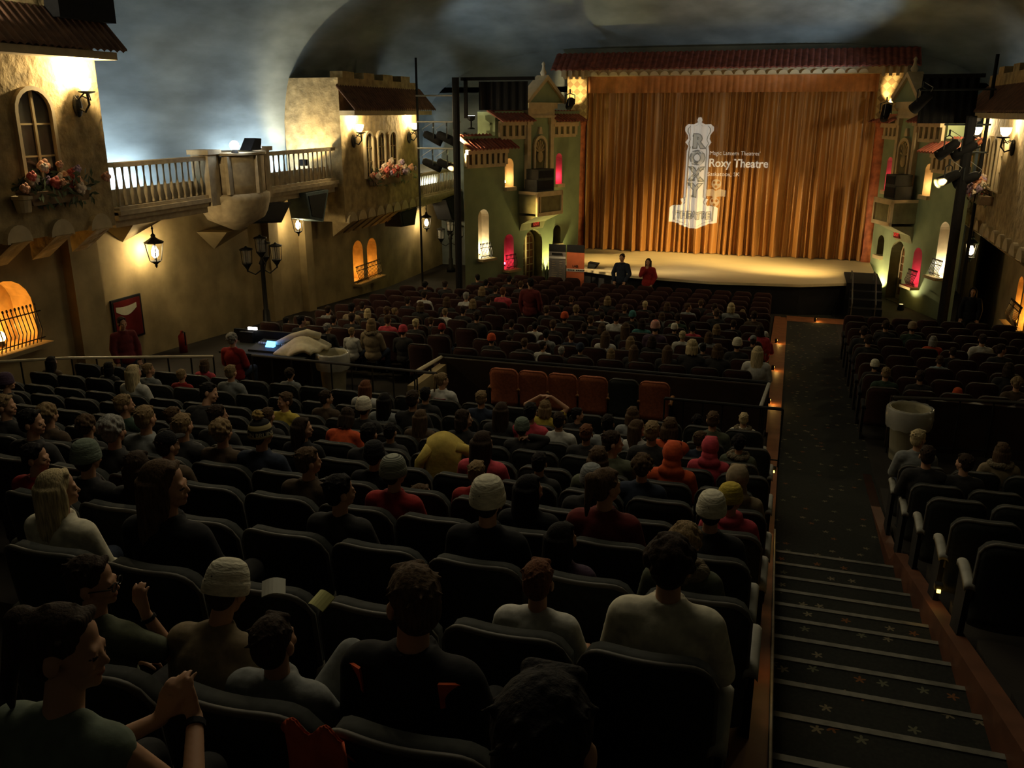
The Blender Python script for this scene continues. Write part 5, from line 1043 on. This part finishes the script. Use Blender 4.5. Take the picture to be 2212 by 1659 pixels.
TC={'k':(.010,.010,.011),'d':(.028,.027,.026),'n':(.022,.03,.05),'w':(.55,.54,.48),'c':(.62,.58,.44),'g':(.22,.23,.22),'G':(.035,.06,.04),'o':(.10,.11,.07),'r':(.28,.02,.018),'R':(.13,.02,.018),'p':(.5,.06,.08),'O':(.55,.085,.025),'y':(.5,.38,.06),'b':(.075,.05,.03),'t':(.26,.2,.12),'l':(.32,.42,.46),'T':(.05,.16,.15),'u':(.075,.045,.075),'e':(.13,.16,.12)}
TN={'k':'black','d':'charcoal','n':'navy','w':'white','c':'cream','g':'grey','G':'dark green','o':'olive','r':'red','R':'maroon','p':'pink-red','O':'orange-red','y':'mustard','b':'brown','t':'tan','l':'light blue','T':'teal','u':'purple-brown','e':'grey-green'}
HN={'K':'black','D':'dark brown','M':'brown','L':'light brown','Y':'blond','A':'auburn','E':'grey'}
HT={'s':'short %s hair','b':'bobbed %s hair','l':'long %s hair','p':'tied-up %s hair','f':'curly %s hair'}
def hmat(c): return mat('hair_'+HN[c].replace(' ','_'),HC[c],.8,noise=.5,scale=26,stretch=(4,4,.5),spec=.15,bump=.5,dist=.01)
def cmat(c): return mat('cloth_'+TN[c].replace(' ','_').replace('-','_'),TC[c],.9,noise=.22,scale=18,bump=.25,dist=.01)
def kmat(c):
    n='knit_'+TN[c].replace(' ','_').replace('-','_')
    if n in MATS: return MATS[n]
    m=mat(n,TC[c],.95,noise=.2,scale=30,bump=.6,dist=.01,stretch=(1,1,3)); return m
def ringmat(n,c1,c2,s):
    if n in MATS: return MATS[n]
    return bars_mat(n,c1,c2,s,'Z')
def slot(o,m):
    if not o.data.materials: o.data.materials.append(m)
    o.material_slots[0].link='OBJECT'; o.material_slots[0].material=m
def person(x,y,z,s,hair,hc,top,yaw,pose,label,group=None,rz=0,kind=None,hairmat=None):
    yb=bucket(yaw); o=bpy.data.objects.new('person',ME[('body',pose,yb)]); col.objects.link(o); o.location=(x,y,z); o.scale=(s,s,s); o.rotation_euler=(0,0,rz); tag(o,label,'person',group)
    def ch(nm,key,m,loc=(0,0,0),rot=(0,0,0)):
        c=bpy.data.objects.new(nm,ME[key]); col.objects.link(c); c.parent=o; c.location=loc; c.rotation_euler=rot; slot(c,m); return c
    T=torso_T(pose)@Matrix.Translation(HEADP)@Matrix.Rotation(R(yb),4,'Z')
    def hd(nm,key,m):
        c=ch(nm,key,m,T.to_translation(),T.to_euler()); return c
    if hair in 'sblpf': hd('hair',hair,hairmat or hmat(hc))
    elif hair=='h': hd('hood','h',cmat(hc))
    else:
        hd('hair','s' if hair!='c' else 's',hmat('D')).scale=(.96,.96,.96)
        hd({'k':'knit_hat','B':'knit_hat','c':'cap'}[hair],hair,hairmat or kmat(hc))
    kd=kind or topkind(pose,hair)
    ch({'tee':'tee_shirt','tank':'tank_top','long':'sweater','coat':'jacket'}[kd],('top',pose,kd),cmat(top))
    st='S' if POSES[pose].get('stand') else 'K' if pose=='K' else 'A'
    ch('trousers',('trousers',st),cmat('g' if pose=='K' else 'd' if (x*7+y)%1<.6 else 'n')); [ch('shoe',('shoe',st,q),M_black) for q in (-1,1)]
    return o,T
ROWS={'U':ROWU,'C':ROWC,'R':ROWR,'L':ROWL}
cnt={}
for i,p in enumerate(PEOPLE):
    key=(p[0],p[1]); cnt.setdefault(key,[]).append((abs(p[2]),i))
for k in cnt: cnt[k].sort()
for i,p in enumerate(PEOPLE):
    s_,r,x,h,hair,hc,top,yaw,pose=p; y=ROWS[s_][r]; fz=FZ(y); yy=y+.25
    s=max(.74,min(1.06,(h-.45)/.88)); 
    crown={'k':.91,'B':.95,'h':.92,'f':.92,'c':.91}.get(hair,.9)
    if pose=='E': crown-=.05
    if pose=='F': h-=.06
    s=max(.74,min(1.06,(h-.45)/crown))
    if pose=='F': s=.8; x-=.05
    z=fz+h-crown*s
    if hair in HT: hp=HT[hair]%HN[hc]
    else: hp={'k':'%s knit hat','B':'black and gold pompom hat','c':'%s cap','h':'%s hood up'}[hair]; hp=hp%TN[hc] if '%' in hp else hp
    kid='person'
    n=[j for _,j in cnt[(s_,r)]].index(i)+1
    ref='counting people from the aisle'
    lab='person with %s, %s top, %s, %s from aisle'%(hp,TN[top],rowname(s_,r),ORD[n])
    hm=None
    if (hair,hc,top)==('k','g','r'): hm=ringmat('striped_knit',(.30,.31,.24),(.10,.10,.08),28); lab='person in striped grey knit hat and red jacket, '+rowname(s_,r)
    if (hair,hc,top)==('k','r','u'): hm=ringmat('red_white_knit',(.5,.07,.04),(.55,.5,.42),22)
    if hair=='B':
        hm=mat('black_gold_knit',(.02,.02,.02),.95,noise=.1); nt=hm.node_tree; tc=nt.nodes.new('ShaderNodeTexCoord'); sp=nt.nodes.new('ShaderNodeSeparateXYZ'); cr=nt.nodes.new('ShaderNodeValToRGB'); cr.color_ramp.interpolation='CONSTANT'; e=cr.color_ramp.elements
        e[0].position=0; e[0].color=(.45,.37,.17,1); e[1].position=.118; e[1].color=(.012,.012,.012,1)
        for ps_,cl_ in ((.172,(.45,.37,.17,1)),(.215,(.012,.012,.012,1)),(.262,(.3,.2,.06,1))): k_=e.new(ps_); k_.color=cl_
        nt.links.new(tc.outputs['Object'],sp.inputs[0]); nt.links.new(sp.outputs[2],cr.inputs[0]); nt.links.new(cr.outputs[0],nt.nodes['Principled BSDF'].inputs['Base Color'])
    o,T=person(x,yy,z,s,hair,hc,top,yaw,pose,lab,None,hairmat=hm)
    if hair=='B':
        def wrap(xx,zz,o=o):
            a=-PI/2+xx/.112; return Vector((.11*math.cos(a),-.012+.122*math.sin(a),.123+zz))
        tm=text(None,'BOSTON BRUINS',.054,mat('gold_knit_letters',(.6,.55,.38),.9,noise=.1),'lettering',None,off=.001,fn=wrap,sub=.02); tm.parent=o; tm.matrix_local=T@Matrix.Rotation(R(20),4,'Z')
    if pose=='B':     # glasses and wrist band of the boy holding his glasses
        g=MB()
        for q in (-1,1): g.ring([(q*.033+.026*math.cos(a*PI/8),.098+.02*math.sin(a*PI/8)) for a in range(16)],[(q*.033+.022*math.cos(a*PI/8),.098+.016*math.sin(a*PI/8)) for a in range(16)],.102,.106,1); g.tube([(q*.059,.1,.1),(q*.08,.02,.1),(q*.08,-.02,.095)],.003,5)
        g.tube([(-.008,.106,.1),(.008,.106,.1)],.003,5); c=link('spectacles',g.mesh('spectacles'),M_iron); c.parent=o; c.matrix_local=T
    if pose in 'BF':
        for s2,a,e,w_ in limbs(pose)[1]:
            if s2>0: c=link('wristband',MB().tube([e.lerp(w_,.86),e.lerp(w_,.93)],.034,12).mesh('wristband'),M_black); c.parent=o
    if hair=='p' and top=='w': # red print on the back of the white top
        c=MB(); c.sheet(lambda u,v:(-.1+.2*u,-.165+.03*abs(2*u-1)**2,.30+.2*v),8,4,(0,.01,0)); c=link('red_print',c.mesh('red_print'),cmat('r')); c.parent=o
    if hair in 'f' and top=='o' or (hair=='b' and top=='t') or (hair=='s' and top=='c'):
        c=MB(); random.seed(i)
        for k in range(26):
            a=2*PI*k/26; c.ell((.125*math.cos(a),-.03+.1*math.sin(a),.6+random.uniform(-.015,.015)),(.04,.04,.04),n=8,m=5)
        c=link('fur_collar',c.mesh('fur_collar',True),mat('tan_fur',(.2,.16,.1),.95,noise=.4,scale=40,bump=1)); c.parent=o
    if hair=='k' and hc=='y':
        c=MB(); c.lathe((0,-.02,.54),[(.1,0),(.12,.05),(.11,.1),(.09,.09)],16); c=link('scarf',c.mesh('scarf',True),cmat('p')); c.parent=o
    if pose=='A' and (hair,hc,top)==('s','M','k'):  # red flashes on the black jersey
        for q in (-1,1):
            c=MB(); c.sheet(lambda u,v:(q*(.13+.09*u),-.135+.07*u+.02*v,.585-.03*u-.10*v*(1-u*.3)),6,6,(0,.012,0)); c=link('red_shoulder',c.mesh('red_shoulder'),cmat('O')); c.parent=o
# ---------------- people standing or seated apart
def stand(x,y,tall,fz,*a,**k):
    sc_=tall/1.78; return person(x,y,fz+.885*sc_,sc_,*a,**k)
stand(-4.95,27.1,1.78,0,'p','D','n',0,'S','man with topknot in dark blue hoodie standing before the stage',kind='coat',rz=R(172))
stand(-4.13,27.1,1.68,0,'l','D','r',0,'W','woman in red jacket standing before the stage, hand at her mouth',kind='coat',rz=R(176))
stand(-11.05,12.3,1.6,FZ(12.3),'s','D','R',0,'N','man in maroon jacket standing at the left wall behind the pale handrail',kind='coat',rz=R(-118))
stand(-5.8,19.85,1.75,FZ(19.85),'s','K','R',40,'N','tall person in dark maroon jacket standing in the gangway facing the stage',kind='coat')
stand(4.45,24.0,1.6,FZ(24.0),'l','K','k',0,'N','woman with long black hair standing by the right pole facing the audience',kind='coat',rz=R(165))
zz=FZ(13.2); person(-9.46,13.2,zz+.45,.95,'f','E','r',0,'A','grey-haired person in red jacket sitting at the sound desk',kind='coat')
t=thing('stool',(-9.46,13.2,zz),'black stool under the person at the sound desk','stool'); b=MB(); b.lathe((-9.46,13.2,zz+.38),[(.18,0),(.2,.02),(.2,.05),(.17,.06)],16); b.obj('stool_seat',M_black,t)
for k in range(4):
    a=PI/4+k*PI/2; b=MB(); b.tube([(-9.46+.12*math.cos(a),13.2+.12*math.sin(a),zz+.39),(-9.46+.2*math.cos(a),13.2+.2*math.sin(a),zz)],.014,6); b.obj('stool_leg',M_iron,t)
